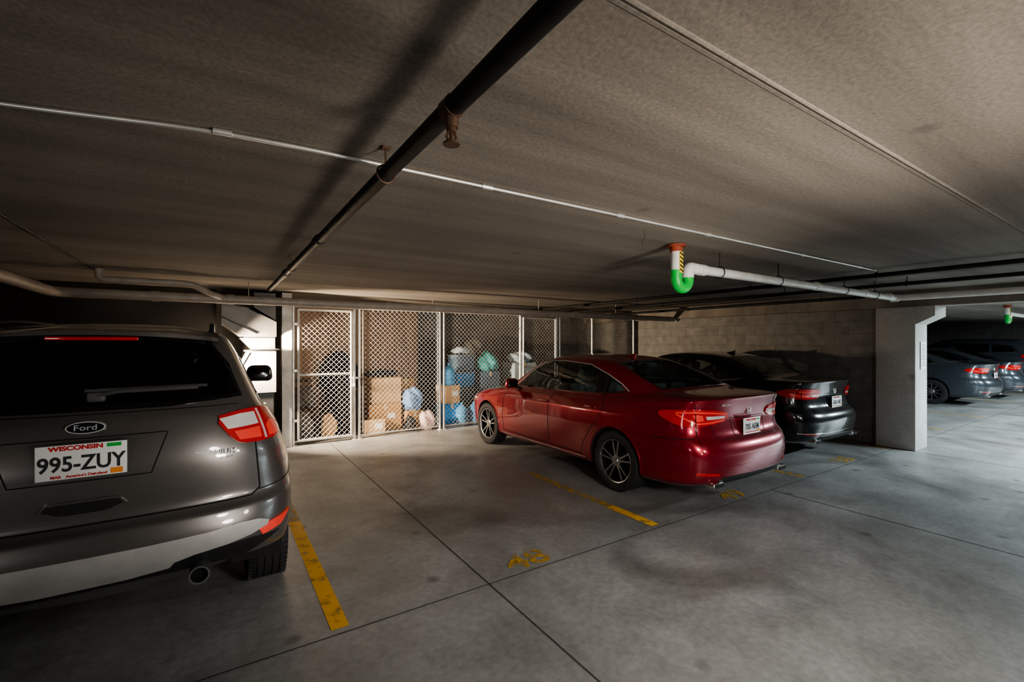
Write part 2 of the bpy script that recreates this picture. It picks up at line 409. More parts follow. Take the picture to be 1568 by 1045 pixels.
def arch(bm,bvh,parent,yc,zc,Ra,side,W,tag,lipmat,lipw=.02,liph=.006):
    pts=[(0,yc+Ra*math.cos(2*math.pi*k/32),zc+Ra*math.sin(2*math.pi*k/32)) for k in range(32)]
    cut(bm,pts,(-side,0,0))
    dl=[f for f in bm.faces if f.calc_center_median().x*side>W-.30 and (lambda c:math.hypot(c.y-yc,c.z-zc)<Ra)(f.calc_center_median())]
    bmesh.ops.delete(bm,geom=dl,context='FACES')
    b=bmesh.new(); rows=[]
    for k in range(41):
        a=R(-14+208*k/40); y=yc+Ra*math.cos(a); z=zc+Ra*math.sin(a)
        h=bvh.ray_cast(Vector((side*3,y,z)),Vector((-side,0,0)))
        x=h[0].x if h[0] is not None and abs(h[0].x)>W*.8 else side*(W-.06)
        rows.append((b.verts.new((x,y,z)),b.verts.new((side*(W-.34),y,z))))
    for i in range(40): b.faces.new((rows[i][0],rows[i][1],rows[i+1][1],rows[i+1][0]))
    b.faces.new([r[1] for r in rows])
    new('wheel_liner_'+tag,b,m_liner,parent)
    rad=Ra+lipw/2-.002
    lp=[(side*W,yc+rad*math.cos(R(-8+196*k/40)),zc+rad*math.sin(R(-8+196*k/40))) for k in range(41)]
    def ok(p):
        h=bvh.ray_cast(Vector((side*3,p[1],p[2])),Vector((-side,0,0)))[0]; return h is not None and abs(h.x)>W*.86
    lp=[p for p in lp if ok(p)]
    strip('wheel_arch_lip_'+tag,bvh,lp,(-side,0,0),lipw,lipmat,parent,h=liph)
def seats(parent,yf,yr,zb,mat,hr=True,xs=.37):
    bm=bmesh.new()
    for sx in (-1,1):
        rbox(bm,(sx*xs,yf+.25,zb+.12),(.50,.52,.18),.06,3)
        rbox(bm,(sx*xs,yf-.08,zb+.42),(.48,.14,.62),.06,3,rot=(R(14),0,0),taper=(.8,1))
        rbox(bm,(sx*xs,yf-.20,zb+.84),(.27,.10,.19),.045,3,rot=(R(10),0,0))
    rbox(bm,(0,yr+.25,zb+.10),(1.30,.5,.18),.06,3)
    rbox(bm,(0,yr-.06,zb+.38),(1.28,.14,.55),.06,3,rot=(R(18),0,0),taper=(.94,1))
    for x in (-.38,0,.38): rbox(bm,(x,yr-.17,zb+.70),(.25,.09,.14),.04,3,rot=(R(14),0,0))
    new('seats',bm,mat,parent)
def mirror(parent,x,y,z,side,mat,s=1):
    bm=bmesh.new(); rbox(bm,(side*(x+.13*s),y,z+.03),(.23*s,.12*s,.15*s),.045*s,4,rot=(0,0,side*R(-12)),taper=(.85,.8))
    new('mirror_shell_%d'%side,bm,mat,parent,60)
    bm=bmesh.new(); rbox(bm,(side*(x+.13*s),y-.056*s,z+.03),(.18*s,.015,.11*s),.006,2,rot=(0,0,side*R(-12)))
    new('mirror_glass_%d'%side,bm,m_blackgl,parent)
    bm=bmesh.new(); rbox(bm,(side*(x+.01),y+.02,z-.035),(.10,.07,.035),.012,2); new('mirror_stalk_%d'%side,bm,m_blackpl,parent)
def rear_y(bvh,x,z):
    h=bvh.ray_cast(Vector((x,-3,z)),Vector((0,1,0))); return h[0].y if h[0] is not None else 0
def plate(parent,x,y,z,txt,tilt=0,full=False,w=.305):
    box('license_plate_base',(x,y,z),(w,.008,.152),m_plate,parent,.003)
    sz=.092 if full else .080
    text('license_plate_number',txt,sz,(x,y-.0052,z-.012),(R(90),0,0),m_ptxt,parent,sx=.84,bold=.0018)
    text('license_plate_state','WISCONSIN',.027,(x-.02,y-.0054,z+.059),(R(90),0,0),m_pred,parent,sx=1.2,bold=.0010)
    text('license_plate_motto',"MAR   America's Dairyland",.017,(x-.01,y-.0052,z-.064),(R(90),0,0),m_pred,parent,bold=.0004)
    box('license_plate_sticker',(x+w/2-.036,y-.005,z-.058),(.042,.003,.024),m_orange,parent)
    box('license_plate_corner_mark',(x+w/2-.045,y-.005,z+.060),(.050,.002,.016),m_green,parent)
    box('license_plate_frame_top',(x,y-.001,z+.077),(w+.008,.012,.005),m_chrome,parent); box('license_plate_frame_bottom',(x,y-.001,z-.077),(w+.008,.012,.005),m_chrome,parent)

SED=[ (.40,4.5,.66,.20),
 (.13,4.76,.845,[(0,.25),(.1,.21),(.9,.20),(1,.20)]),
 (.03,4.85,.905,[(0,.31),(.1,.27),(.9,.27),(1,.28)],.3),
 (-.01,4.88,.922,[(0,.46),(1,.46)]),
 (-.01,4.875,.925,[(0,.60),(.3,.62),(1,.60)]),
 (.035,4.86,.928,[(0,.685),(.3,.69),(1,.66)],.3),
 (.10,4.82,.922,[(0,.74),(.06,.76),(.3,.78),(.8,.76),(1,.70)]),
 (.12,4.77,.915,[(0,.90),(.1,.88),(.3,.86),(.8,.82),(1,.74)],.45),
 (.09,4.70,.880,[(0,1.01),(.1,.98),(.3,.925),(.8,.87),(1,.775)]),
 (.05,4.64,.850,[(0,1.10),(.1,1.05),(.3,.970),(.8,.920),(1,.80)],.55),
 (.13,4.50,.820,[(0,1.12),(.1,1.08),(.3,.99),(.8,.945),(1,.84)]),
 (.58,3.80,.785,[(0,1.135),(.08,1.095),(.2,1.03),(.9,.975),(1,.975)],.3),
 (.64,3.72,.772,[(0,1.155),(.08,1.115),(.2,1.045),(.9,.99),(1,.995)]),
 (1.00,3.28,.715,[(0,1.29),(.3,1.26),(1,1.22)]),
 (1.42,2.90,.630,[(0,1.415),(.3,1.43),(.8,1.425),(1,1.39)]),
 (1.66,2.66,.46,[(0,1.465),(.5,1.485),(1,1.455)]),
 (1.9,2.45,.2,1.495)]
def sedan(name,loc,pm,variant='a',lvl=3,seatm=None,platetxt='ABC 123'):
    e=empty(name,loc); rings=SED
    if variant=='b':
        r=list(SED)
        r[11]=(.62,3.80,.80,[(0,1.125),(.08,1.09),(.2,1.035),(.9,.98),(1,.98)],.3)
        r[12]=(.72,3.72,.785,[(0,1.15),(.08,1.12),(.2,1.055),(.9,1.0),(1,1.0)])
        r[13]=(1.12,3.28,.735,[(0,1.30),(.3,1.26),(1,1.22)])
        r[14]=(1.46,2.90,.64,[(0,1.425),(.3,1.43),(.8,1.425),(1,1.38)])
        r[15]=(1.66,2.66,.46,[(0,1.465),(.5,1.485),(1,1.455)]); r[16]=(1.9,2.45,.2,1.495)
        rings=r
    bm=body_mesh(rings,lvl); bvh=BVHTree.FromBMesh(bm); W=.925
    yr,yf=1.12,3.95; Rt=.335; tz=.035; bz=-.018
    for s,t in ((-1,'left'),(1,'right')):
        for y,q in ((yr,'rear'),(yf,'front')):
            arch(bm,bvh,e,y,Rt+.01,.368,s,W,q+'_'+t,pm,.022,.005)
            wheel('wheel_%s_%s'%(q,t),e,s*(W-.022),y,Rt,.238 if variant=='a' else .215,.225,s,'sport' if variant=='a' else 'ten')
    for s in (-1,1):
        d=(-s,0,0)
        fw=[(s,3.26,1.035+bz),(s,2.34,1.045+bz),(s,2.34,1.35+tz),(s,2.55,1.345+tz),(s,2.74,1.33),(s,3.0,1.19)]
        rw=[(s,2.25,1.047+bz),(s,1.44,1.078+bz),(s,1.44,1.275),(s,1.75,1.325+tz),(s,2.25,1.352+tz)]
        qw=[(s,1.37,1.084+bz),(s,1.09,1.112),(s,1.20,1.175),(s,1.37,1.245)]
        for nm,w in (('front',fw),('rear',rw),('quarter',qw)):
            cut(bm,w,d); patch('side_glass_%s_%d'%(nm,s),bvh,w,d,m_glass,e,.001,.004,.08,0,.006)
        dlo=[(s,3.32,1.022+bz),(s,2.3,1.034+bz),(s,1.42,1.062+bz),(s,1.03,1.102)]
        top=[(s,1.03,1.105),(s,1.16,1.18),(s,1.40,1.275),(s,1.75,1.342+tz),(s,2.25,1.368+tz),(s,2.56,1.362+tz),(s,2.78,1.338),(s,3.04,1.20),(s,3.32,1.01)]
        strip('belt_chrome_%d'%s,bvh,dlo,d,.016,m_blackgl if variant=='a' else m_chrome,e,.005)
        strip('window_surround_inner_%d'%s,bvh,[(p[0],p[1],p[2]-.014) for p in top[1:-1]],d,.026,m_blackgl,e,.002)
        strip('window_surround_%d'%s,bvh,top,d,.014,m_trimc if variant=='a' else m_blackgl,e,.005)
        patch('b_pillar_%d'%s,bvh,[(s,2.335,1.045+bz),(s,2.255,1.045+bz),(s,2.255,1.352+tz),(s,2.335,1.352+tz)],d,m_blackgl,e,.002,.003)
        patch('c_pillar_%d'%s,bvh,[(s,1.435,1.076+bz),(s,1.375,1.08+bz),(s,1.375,1.248),(s,1.435,1.272)],d,m_blackgl,e,.002,.003)
        g=bmesh.new()
        for ln in ([(s,3.36,1.0),(s,3.42,.8),(s,3.45,.55),(s,3.42,.32)],
                   [(s,2.29,1.02),(s,2.30,.7),(s,2.27,.32)],
                   [(s,1.40,1.05),(s,1.30,.92),(s,1.36,.78),(s,1.50,.62),(s,1.62,.45),(s,1.64,.32)],
                   [(s,1.64,.325),(s,3.42,.325)],[(s,.60,.70),(s,.2,.72)]):
            strip('',bvh,ln,d,.011,m_gap,e,.0015,bm=g)
        new('door_gaps_%d'%s,g,m_gap,e)
        strip('sill_chrome_%d'%s,bvh,[(s,1.58,.285),(s,3.50,.275)],d,.016,m_chrome,e,.006)
        for y,z in ((2.42,.875),(1.50,.895)):
            h=bvh.ray_cast(Vector((s*3,y,z)),Vector((-s,0,0)))[0]
            b=bmesh.new(); rbox(b,(h.x+s*.012,y,z),(.026,.20,.028),.010,3); new('door_handle_%d_%d'%(s,int(y*10)),b,pm,e)
        mirror(e,.82,3.14,1.02,s,pm)
    if variant=='a': rg=[(-.60,.70,1.17),(-.28,.655,1.17),(.28,.655,1.17),(.60,.70,1.17),(.57,1.05,1.29),(.49,1.42,1.41),(.2,1.47,1.42),(-.2,1.47,1.42),(-.49,1.42,1.41),(-.57,1.05,1.29)]
    else: rg=[(-.60,.80,1.17),(-.28,.76,1.17),(.28,.76,1.17),(.60,.80,1.17),(.57,1.15,1.30),(.50,1.44,1.41),(.2,1.48,1.42),(-.2,1.48,1.42),(-.50,1.44,1.41),(-.57,1.15,1.30)]
    d=(0,.45,-1); cut(bm,rg,d); patch('rear_window_glass',bvh,rg,d,m_glass,e,.001,.004,.08,0,.01)
    strip('rear_window_seal',bvh,rg,d,.02,m_blackgl,e,.003,closed=True)
    ws=[(-.62,3.56,1.05),(-.3,3.68,1.03),(.3,3.68,1.03),(.62,3.56,1.05),(.50,2.92,1.35),(.2,2.84,1.38),(-.2,2.84,1.38),(-.50,2.92,1.35)]
    d=(0,-.5,-1); cut(bm,ws,d); patch('windscreen_glass',bvh,ws,d,m_glass,e,.001,.004,.08,0,.01)
    g=bmesh.new()
    strip('',bvh,[(-.70,.56,1.2),(-.72,.3,1.2),(-.74,.12,1.2)],(0,0,-1),.007,m_gap,e,.0015,bm=g)
    strip('',bvh,[(.70,.56,1.2),(.72,.3,1.2),(.74,.12,1.2)],(0,0,-1),.007,m_gap,e,.0015,bm=g)
    strip('',bvh,[(-.58,0,.97),(-.55,0,.74),(-.50,0,.705),(.50,0,.705),(.55,0,.74),(.58,0,.97)],(0,1,0),.008,m_gap,e,.0015,bm=g)
    new('boot_lid_gap',g,m_gap,e)
    for s in (-1,1):
        d=(-s*.55,.9,0)
        if variant=='a':
            o=[(s*.36,.1,.965),(s*.38,.1,.88),(s*.62,.1,.845),(s*.80,.14,.825),(s*.88,.26,.84),(s*.92,.44,.91),(s*.915,.46,.965),(s*.88,.30,.99),(s*.74,.13,1.0),(s*.55,.1,.99)]
            patch('tail_light_%d'%s,bvh,o,d,m_red,e,.012,.01,.04,1)
            strip('tail_light_bar_top_%d'%s,bvh,[(s*.40,.1,.952),(s*.62,.1,.968),(s*.76,.14,.976),(s*.87,.29,.962)],d,.018,m_redglow,e,.016)
            strip('tail_light_bar_side_%d'%s,bvh,[(s*.87,.29,.95),(s*.82,.19,.895),(s*.76,.14,.86),(s*.60,.1,.868),(s*.42,.1,.885)],d,.018,m_redglow,e,.016)
            patch('reverse_light_%d'%s,bvh,[(s*.42,.1,.932),(s*.42,.1,.905),(s*.66,.1,.90),(s*.68,.1,.935)],d,m_clear,e,.015,.0,.05)
            patch('signal_light_%d'%s,bvh,[(s*.72,.1,.945),(s*.70,.1,.89),(s*.78,.1,.88),(s*.83,.1,.945)],d,m_redglow,e,.015,.0,.05)
        else:
            o=[(s*.40,.1,1.0),(s*.42,.1,.87),(s*.70,.1,.85),(s*.86,.22,.865),(s*.915,.42,.92),(s*.88,.36,.99),(s*.74,.13,1.01)]
            patch('tail_light_%d'%s,bvh,o,d,m_red,e,.012,.01,.04,1)
            strip('tail_light_bar_top_%d'%s,bvh,[(s*.48,.1,.965),(s*.62,.1,.97),(s*.80,.16,.965)],d,.016,m_redglow,e,.016)
            strip('tail_light_bar_low_%d'%s,bvh,[(s*.66,.1,.90),(s*.78,.16,.905),(s*.86,.25,.93)],d,.030,m_redglow,e,.016)
            patch('reverse_light_%d'%s,bvh,[(s*.46,.1,.925),(s*.46,.1,.90),(s*.60,.1,.89),(s*.60,.1,.925)],d,m_clear,e,.015,.0,.05)
        patch('rear_reflector_%d'%s,bvh,[(s*.58,0,.40),(s*.58,0,.375),(s*.78,0,.385),(s*.78,0,.41)],(0,1,0),m_red,e,.006,.005)
        yb=rear_y(bvh,s*.58,.32); g=bmesh.new()
        rbox(g,(s*.58,yb+.03,.285),(.17,.12,.055),.022,3,mi=0); rbox(g,(s*.58,yb-.028,.285),(.145,.01,.036),.004,1,mi=1)
        new('exhaust_tip_%d'%s,g,[m_chrome,m_liner],e)
    patch('rear_diffuser',bvh,[(-.62,0,.27),(.62,0,.27),(.52,0,.355),(-.52,0,.355)],(0,1,0),m_blackpl,e,.006,.01)
    strip('bumper_crease_trim',bvh,[(-.80,0,.50),(-.5,0,.455),(.5,0,.455),(.80,0,.50)],(0,1,0),.010,pm,e,.004)
    strip('plate_recess_edge',bvh,[(-.27,0,.725),(.27,0,.725),(.30,0,.895),(-.30,0,.895)],(0,1,0),.008,m_gap,e,.0015,closed=True)
    plate(e,0,min(rear_y(bvh,0,.88),rear_y(bvh,0,.73))-.008,.805,platetxt)
    yb=rear_y(bvh,0,.96)-.006
    g=bmesh.new()
    if variant=='a':
        tube_bm(g,[(-.04,yb,.985),(.04,yb,.985),(.034,yb,.925),(-.034,yb,.925)],.004,6,closed=True)
        for s in(-1,1): rbox(g,(s*.018,yb,.955),(.010,.008,.05),.002,1,rot=(0,s*R(8),0))
        rbox(g,(0,yb,.955),(.034,.008,.009),.002,1)
        text('boot_lettering','ACCORD',.032,(-.40,rear_y(bvh,-.4,1.035)-.002,1.035),(R(90),0,R(-4)),m_letter,e,.002)
    else:
        tube_bm(g,[(.04*math.cos(a*math.pi/8),yb,.96+.04*math.sin(a*math.pi/8)) for a in range(16)],.004,6,closed=True)
        for a,b_ in ((-.028,-.01),(-.01,0),(0,.01),(.01,.028)):
            up=a in(-.028,0); tube_bm(g,[(a,yb,.98 if up else .935),(b_,yb,.935 if up else .98)],.003,5)
        strip('bumper_chrome',bvh,[(-.82,0,.40),(.82,0,.40)],(0,1,0),.012,m_chrome,e,.006)
    new('boot_badge',g,m_letter,e)
    h=bvh.ray_cast(Vector((0,1.72,4)),Vector((0,0,-1)))[0]
    g=bmesh.new(); vs=[g.verts.new(p) for p in ((-.025,1.62,h.z-.02),(.025,1.62,h.z-.02),(.02,1.82,h.z-.01),(-.02,1.82,h.z-.01),(-.005,1.60,h.z+.045),(.005,1.60,h.z+.045))]
    for f in ((0,1,5,4),(1,2,5),(2,3,4,5),(3,0,4),(0,3,2,1)): g.faces.new([vs[i] for i in f])
    new('aerial_fin',g,pm,e)
    for s in (-1,1):
        patch('head_light_%d'%s,bvh,[(s*.45,4.8,.70),(s*.47,4.8,.62),(s*.84,4.7,.64),(s*.90,4.4,.72),(s*.80,4.7,.74)],(-s*.5,-.9,0),m_clear,e,.006,.01)
    patch('front_grille',bvh,[(-.42,5,.68),(-.38,5,.42),(.38,5,.42),(.42,5,.68)],(0,-1,0),m_blackgl,e,.005,.01)
    patch('lower_grille',bvh,[(-.7,5,.36),(-.6,5,.27),(.6,5,.27),(.7,5,.36)],(0,-1,0),m_blackpl,e,.005,.01)
    seats(e,2.35,1.42,.38,seatm or m_seatd)
    g=bmesh.new(); rbox(g,(0,3.30,.88),(1.40,.50,.16),.05,3); rbox(g,(0,1.02,1.03),(1.15,.50,.03),.01,1); rbox(g,(0,2.2,.30),(1.5,2.9,.04),0)
    new('dashboard_and_shelf',g,m_int,e)
    g=bmesh.new(); tube_bm(g,[(-.37+.18*math.cos(a*math.pi/8),3.0-.07*math.sin(a*math.pi/8),.96+.17*math.sin(a*math.pi/8)) for a in range(16)],.014,8,closed=True); rbox(g,(-.37,3.04,.93),(.1,.1,.1),.02,2)
    new('steering_wheel',g,m_int,e)
    new('body_shell',bm,pm,e,28)
    return e

SUV=[ (.45,4.1,.64,.30),
 (.16,4.40,.82,[(0,.47),(.08,.42),(.15,.30),(.9,.30),(1,.30)]),
 (.02,4.48,.895,[(0,.53),(.08,.46),(.2,.36),(.9,.36),(1,.36)],.3),
 (-.05,4.52,.918,[(0,.62),(.2,.55),(1,.52)]),
 (-.055,4.52,.922,[(0,.72),(.2,.68),(1,.66)]),
 (-.03,4.51,.922,[(0,.795),(.2,.80),(1,.76)],.5),
 (.03,4.50,.920,[(0,.825),(.2,.86),(1,.80)]),
 (.015,4.47,.910,[(0,.92),(.2,.95),(1,.88)]),
 (.01,4.42,.872,[(0,1.08),(.2,1.06),(1,.94)],.25),
 (.04,4.32,.825,[(0,1.20),(.2,1.15),(.8,1.06),(1,.98)]),
 (.075,4.15,.780,[(0,1.285),(.2,1.225),(.8,1.13),(1,1.02)],.3),
 (.12,3.60,.745,[(0,1.33),(.2,1.26),(.9,1.18),(1,1.16)]),
 (.24,3.30,.68,[(0,1.46),(.3,1.44),(1,1.38)]),
 (.43,2.80,.585,[(0,1.655),(.3,1.665),(1,1.63)]),
 (.53,2.62,.53,[(0,1.715),(.5,1.73),(1,1.70)]),
 (.75,2.40,.37,[(0,1.75),(.5,1.765),(1,1.74)]),
 (1.1,2.1,.18,1.775)]
def suv(name,loc,pm,lvl=3,platetxt='995-ZUY'):
    e=empty(name,loc); bm=body_mesh(SUV,lvl); bvh=BVHTree.FromBMesh(bm); W=.918; Rt=.355; yr,yf=.98,3.67
    for s,t in ((-1,'left'),(1,'right')):
        for y,q in ((yr,'rear'),(yf,'front')):
            arch(bm,bvh,e,y,Rt+.015,.40,s,W,q+'_'+t,m_blackpl,.06,.012)
            wheel('wheel_%s_%s'%(q,t),e,s*(W-.01),y,Rt,.23,.24,s,'suv')
    for s in (-1,1):
        d=(-s,0,0)
        fw=[(s,3.12,1.27),(s,2.24,1.285),(s,2.24,1.60),(s,2.5,1.595),(s,2.68,1.54),(s,2.95,1.40)]
        rw=[(s,2.16,1.287),(s,1.25,1.305),(s,1.25,1.59),(s,2.16,1.605)]
        qw=[(s,1.17,1.31),(s,.62,1.355),(s,.74,1.52),(s,1.17,1.585)]
        for nm,w in (('front',fw),('rear',rw),('quarter',qw)):
            cut(bm,w,d); patch('side_glass_%s_%d'%(nm,s),bvh,w,d,m_glass if nm=='front' else m_glassd,e,.001,.004,.08,0,.006)
        strip('belt_chrome_%d'%s,bvh,[(s,3.15,1.255),(s,2.2,1.272),(s,.58,1.335)],d,.014,m_chrome,e,.005)
        strip('window_surround_%d'%s,bvh,[(s,.58,1.34),(s,.70,1.535),(s,1.2,1.605),(s,2.2,1.62),(s,2.5,1.61),(s,2.7,1.55),(s,2.98,1.405),(s,3.16,1.26)],d,.018,m_blackgl,e,.004)
        g=bmesh.new()
        for ln in ([(s,3.20,1.2),(s,3.2,.45)],[(s,2.2,1.26),(s,2.18,.42)],[(s,1.22,1.28),(s,1.2,1.0),(s,1.42,.8),(s,1.5,.42)]): strip('',bvh,ln,d,.008,m_gap,e,.0015,bm=g)
        new('door_gaps_%d'%s,g,m_gap,e)
        strip('sill_cladding_%d'%s,bvh,[(s,1.42,.42),(s,3.25,.42)],d,.13,m_blackpl,e,.010)
        for y,z in ((2.35,1.12),(1.35,1.15)):
            h=bvh.ray_cast(Vector((s*3,y,z)),Vector((-s,0,0)))[0]
            b=bmesh.new(); rbox(b,(h.x+s*.012,y,z),(.024,.2,.03),.01,3); new('door_handle_%d_%d'%(s,int(y*10)),b,pm,e)
        mirror(e,.74,2.90,1.29,s,m_blackpl,1.15)
        def rz(x,y):
            h=bvh.ray_cast(Vector((x,y,4)),Vector((0,0,-1)))[0]; return h.z if h is not None else 1.6
        xr=.475*s
        pts=[(xr,.66,rz(xr,.66)),(xr,.76,rz(xr,.76)+.035)]+[(xr,y,rz(xr,y)+.04) for y in (.98,1.3,1.7,2.1,2.4)]+[(xr,2.50,rz(xr,2.50)+.03),(xr,2.58,rz(xr,2.52)-.01)]
        tube('roof_rail_%d'%s,pts,.014,m_blackpl,e,.08)
        d=(-s*.65,.8,0)
        o=[(s*.54,.03,1.255),(s*.61,.04,1.125),(s*.68,.06,1.105),(s*.84,.18,1.105),(s*.87,.36,1.13),(s*.85,.44,1.215),(s*.82,.33,1.265),(s*.76,.12,1.280),(s*.66,.06,1.275)]
        patch('tail_light_%d'%s,bvh,o,d,m_red,e,.014,.012,.035,1)
        patch('tail_light_clear_%d'%s,bvh,[(s*.57,.03,1.245),(s*.59,.04,1.19),(s*.745,.10,1.195),(s*.745,.10,1.258),(s*.67,.06,1.258)],d,m_clear,e,.018,.0,.04)
        patch('tail_light_inner_%d'%s,bvh,[(s*.62,.04,1.175),(s*.64,.04,1.13),(s*.74,.10,1.125),(s*.745,.10,1.18)],d,m_redglow,e,.018,.0,.04)
        patch('tail_light_outer_%d'%s,bvh,[(s*.775,.15,1.18),(s*.775,.15,1.12),(s*.835,.22,1.12),(s*.85,.30,1.18),(s*.80,.17,1.2)],d,m_redglow,e,.018,.0,.04)
        strip('tail_light_divider_%d'%s,bvh,[(s*.76,.12,1.27),(s*.76,.12,1.115)],d,.012,m_clear,e,.019)
        patch('bumper_reflector_%d'%s,bvh,[(s*.70,0,.675),(s*.75,0,.62),(s*.82,.1,.635),(s*.86,.2,.69)],d,m_redglow,e,.010,.01,.04)
        g=bmesh.new()
        lathe(g,[(0,.036),(0,.044),(.16,.044)],24,mi=0); lathe(g,[(.002,.036),(.05,.034),(.05,.001)],24,mi=1)
        for v in g.verts: v.co=Vector((s*.43-v.co.y,-.05+v.co.x,.515+v.co.z))
        new('exhaust_tip_%d'%s,g,[m_alu,m_liner],e)
    rg=[(-.61,0,1.36),(-.3,0,1.34),(.3,0,1.34),(.61,0,1.36),(.55,0,1.52),(.46,0,1.65),(.2,0,1.675),(-.2,0,1.675),(-.46,0,1.65),(-.55,0,1.52)]
    d=(0,1,0); cut(bm,rg,d); patch('rear_window_glass',bvh,rg,d,m_glassd,e,.003,.006,.08,0,.012)
    strip('rear_window_seal',bvh,rg,d,.028,m_blackgl,e,.004,closed=True)
    ws=[(-.58,3.42,1.23),(-.3,3.52,1.21),(.3,3.52,1.21),(.58,3.42,1.23),(.45,2.85,1.60),(.2,2.78,1.63),(-.2,2.78,1.63),(-.45,2.85,1.60)]
    d=(0,-.6,-1); cut(bm,ws,d); patch('windscreen_glass',bvh,ws,d,m_glass,e,.001,.004,.08,0,.01)
    g=bmesh.new(); n=14; T=[]; zo=.035
    for i in range(n+1):
        x=-.51+1.02*i/n; k=1-(abs(x)/.51)**4*.55; b_=(x/.51)**2*.03-zo
        T.append([g.verts.new(p) for p in ((x,.68,1.705-b_),(x,.42,1.700-b_),(x,.58-.38*k,1.672-b_),(x,.58-.385*k,1.652-b_),(x,.42,1.640-b_),(x,.68,1.66-b_))])
    for i in range(n):
        for j in range(5): g.faces.new((T[i][j],T[i][j+1],T[i+1][j+1],T[i+1][j]))
    g.faces.new(T[0]); g.faces.new(T[-1][::-1]); bmesh.ops.recalc_face_normals(g,faces=g.faces[:])
    new('roof_spoiler',g,pm,e,50)
    box('high_brake_light',(0,.215,1.670),(.34,.02,.018),m_red,e,.004)
    g=bmesh.new(); yw=rear_y(bvh,.0,1.42)-.05
    tube_bm(g,[(.02,yw,1.395),(.10,yw-.012,1.415),(.42,yw-.012,1.42)],.011,8); tube_bm(g,[(-.02,yw-.004,1.422),(.46,yw-.004,1.428)],.008,6); rbox(g,(.02,yw+.02,1.39),(.07,.06,.05),.012,2)
    new('rear_wiper',g,M('wiper_grey',(.07,.07,.07),.5),e)
    g=bmesh.new()
    strip('',bvh,[(-.68,0,1.28),(-.68,0,1.1),(-.70,0,.86),(-.66,0,.83),(.66,0,.83),(.70,0,.86),(.68,0,1.1),(.68,0,1.28)],(0,1,0),.010,m_gap,e,.0015,bm=g)
    strip('',bvh,[(-.60,0,1.315),(.60,0,1.315)],(0,1,0),.006,m_gap,e,.0015,bm=g)
    strip('',bvh,[(.70,.1,.85),(.88,.3,.86),(.91,.55,.86)],(-.65,.8,0),.007,m_gap,e,.0015,bm=g)
    new('tailgate_gap',g,m_gap,e)
    yb=rear_y(bvh,0,1.26); g=bmesh.new()
    def ell(a,b,y0,y1,mi):
        A=[g.verts.new((a*math.cos(2*math.pi*k/28),y0,1.262+b*math.sin(2*math.pi*k/28))) for k in range(28)]
        B=[g.verts.new((a*.96*math.cos(2*math.pi*k/28),y1,1.262+b*.96*math.sin(2*math.pi*k/28))) for k in range(28)]
        for k in range(28): g.faces.new((A[k],A[(k+1)%28],B[(k+1)%28],B[k])).material_index=mi
        g.faces.new(B).material_index=mi
    ell(.072,.029,yb+.02,yb-.012,0); ell(.066,.0245,yb-.010,yb-.0145,1); new('tailgate_badge',g,[m_letter,m_blue],e)
    text('badge_script','Ford',.036,(0,yb-.0155,1.262),(R(90),0,0),m_letter,e,.0008,sx=1.2)
    text('trim_lettering','TITANIUM',.034,(.50,rear_y(bvh,.5,1.085)-.003,1.085),(R(90),0,R(5)),m_letter,e,.0015,sx=1.15,bold=.0008)
    text('trim_lettering_small','ECOBOOST',.016,(.53,rear_y(bvh,.53,1.055)-.003,1.055),(R(90),0,R(5)),m_letter,e,.0015,sx=1.15)
    plate(e,0,min(rear_y(bvh,0,1.2),rear_y(bvh,0,1.04))-.010,1.125,platetxt,full=True)
    strip('plate_recess_edge',bvh,[(-.24,0,1.03),(.24,0,1.03),(.30,0,1.215),(-.30,0,1.215)],(0,1,0),.006,m_gap,e,.0015,closed=True)
    patch('tailgate_handle_recess',bvh,[(-.12,0,.935),(-.14,0,.91),(-.08,0,.885),(.08,0,.885),(.14,0,.91),(.12,0,.935)],(0,1,0),m_blackpl,e,.003,.004,.04,2)
    strip('tailgate_handle_rim',bvh,[(-.12,0,.94),(-.145,0,.91),(-.08,0,.88),(.08,0,.88),(.145,0,.91),(.12,0,.94)],(0,1,0),.012,pm,e,.008,closed=True)
    patch('bumper_cladding',bvh,[(-.80,0,.60),(-.62,0,.52),(.62,0,.52),(.80,0,.60),(.66,0,.62),(-.66,0,.62)],(0,1,0),m_blackpl,e,.004,.01)
    patch('bumper_skid_plate',bvh,[(-.66,0,.725),(-.76,0,.68),(-.62,0,.635),(-.34,0,.61),(-.30,0,.56),(.30,0,.56),(.34,0,.61),(.62,0,.635),(.76,0,.68),(.66,0,.725),(.4,0,.705),(-.4,0,.705)],(0,1,0),m_silver,e,.012,.012,.04,1)
    for s in (-1,1):
        patch('head_light_%d'%s,bvh,[(s*.5,4.5,.92),(s*.5,4.5,.84),(s*.84,4.4,.86),(s*.86,4.1,.94),(s*.8,4.3,.96)],(-s*.5,-.9,0),m_clear,e,.006,.01)
    patch('front_grille',bvh,[(-.45,5,.86),(-.38,5,.62),(.38,5,.62),(.45,5,.86)],(0,-1,0),m_blackgl,e,.005,.01)
    seats(e,2.2,1.2,.58,m_seatd,xs=.34)
    g=bmesh.new(); rbox(g,(0,3.05,1.08),(1.3,.5,.16),.05,3); rbox(g,(0,2.0,.45),(1.5,3.2,.04),0); new('dashboard_and_floor',g,m_int,e)
    new('body_shell',bm,pm,e,28)
    return e

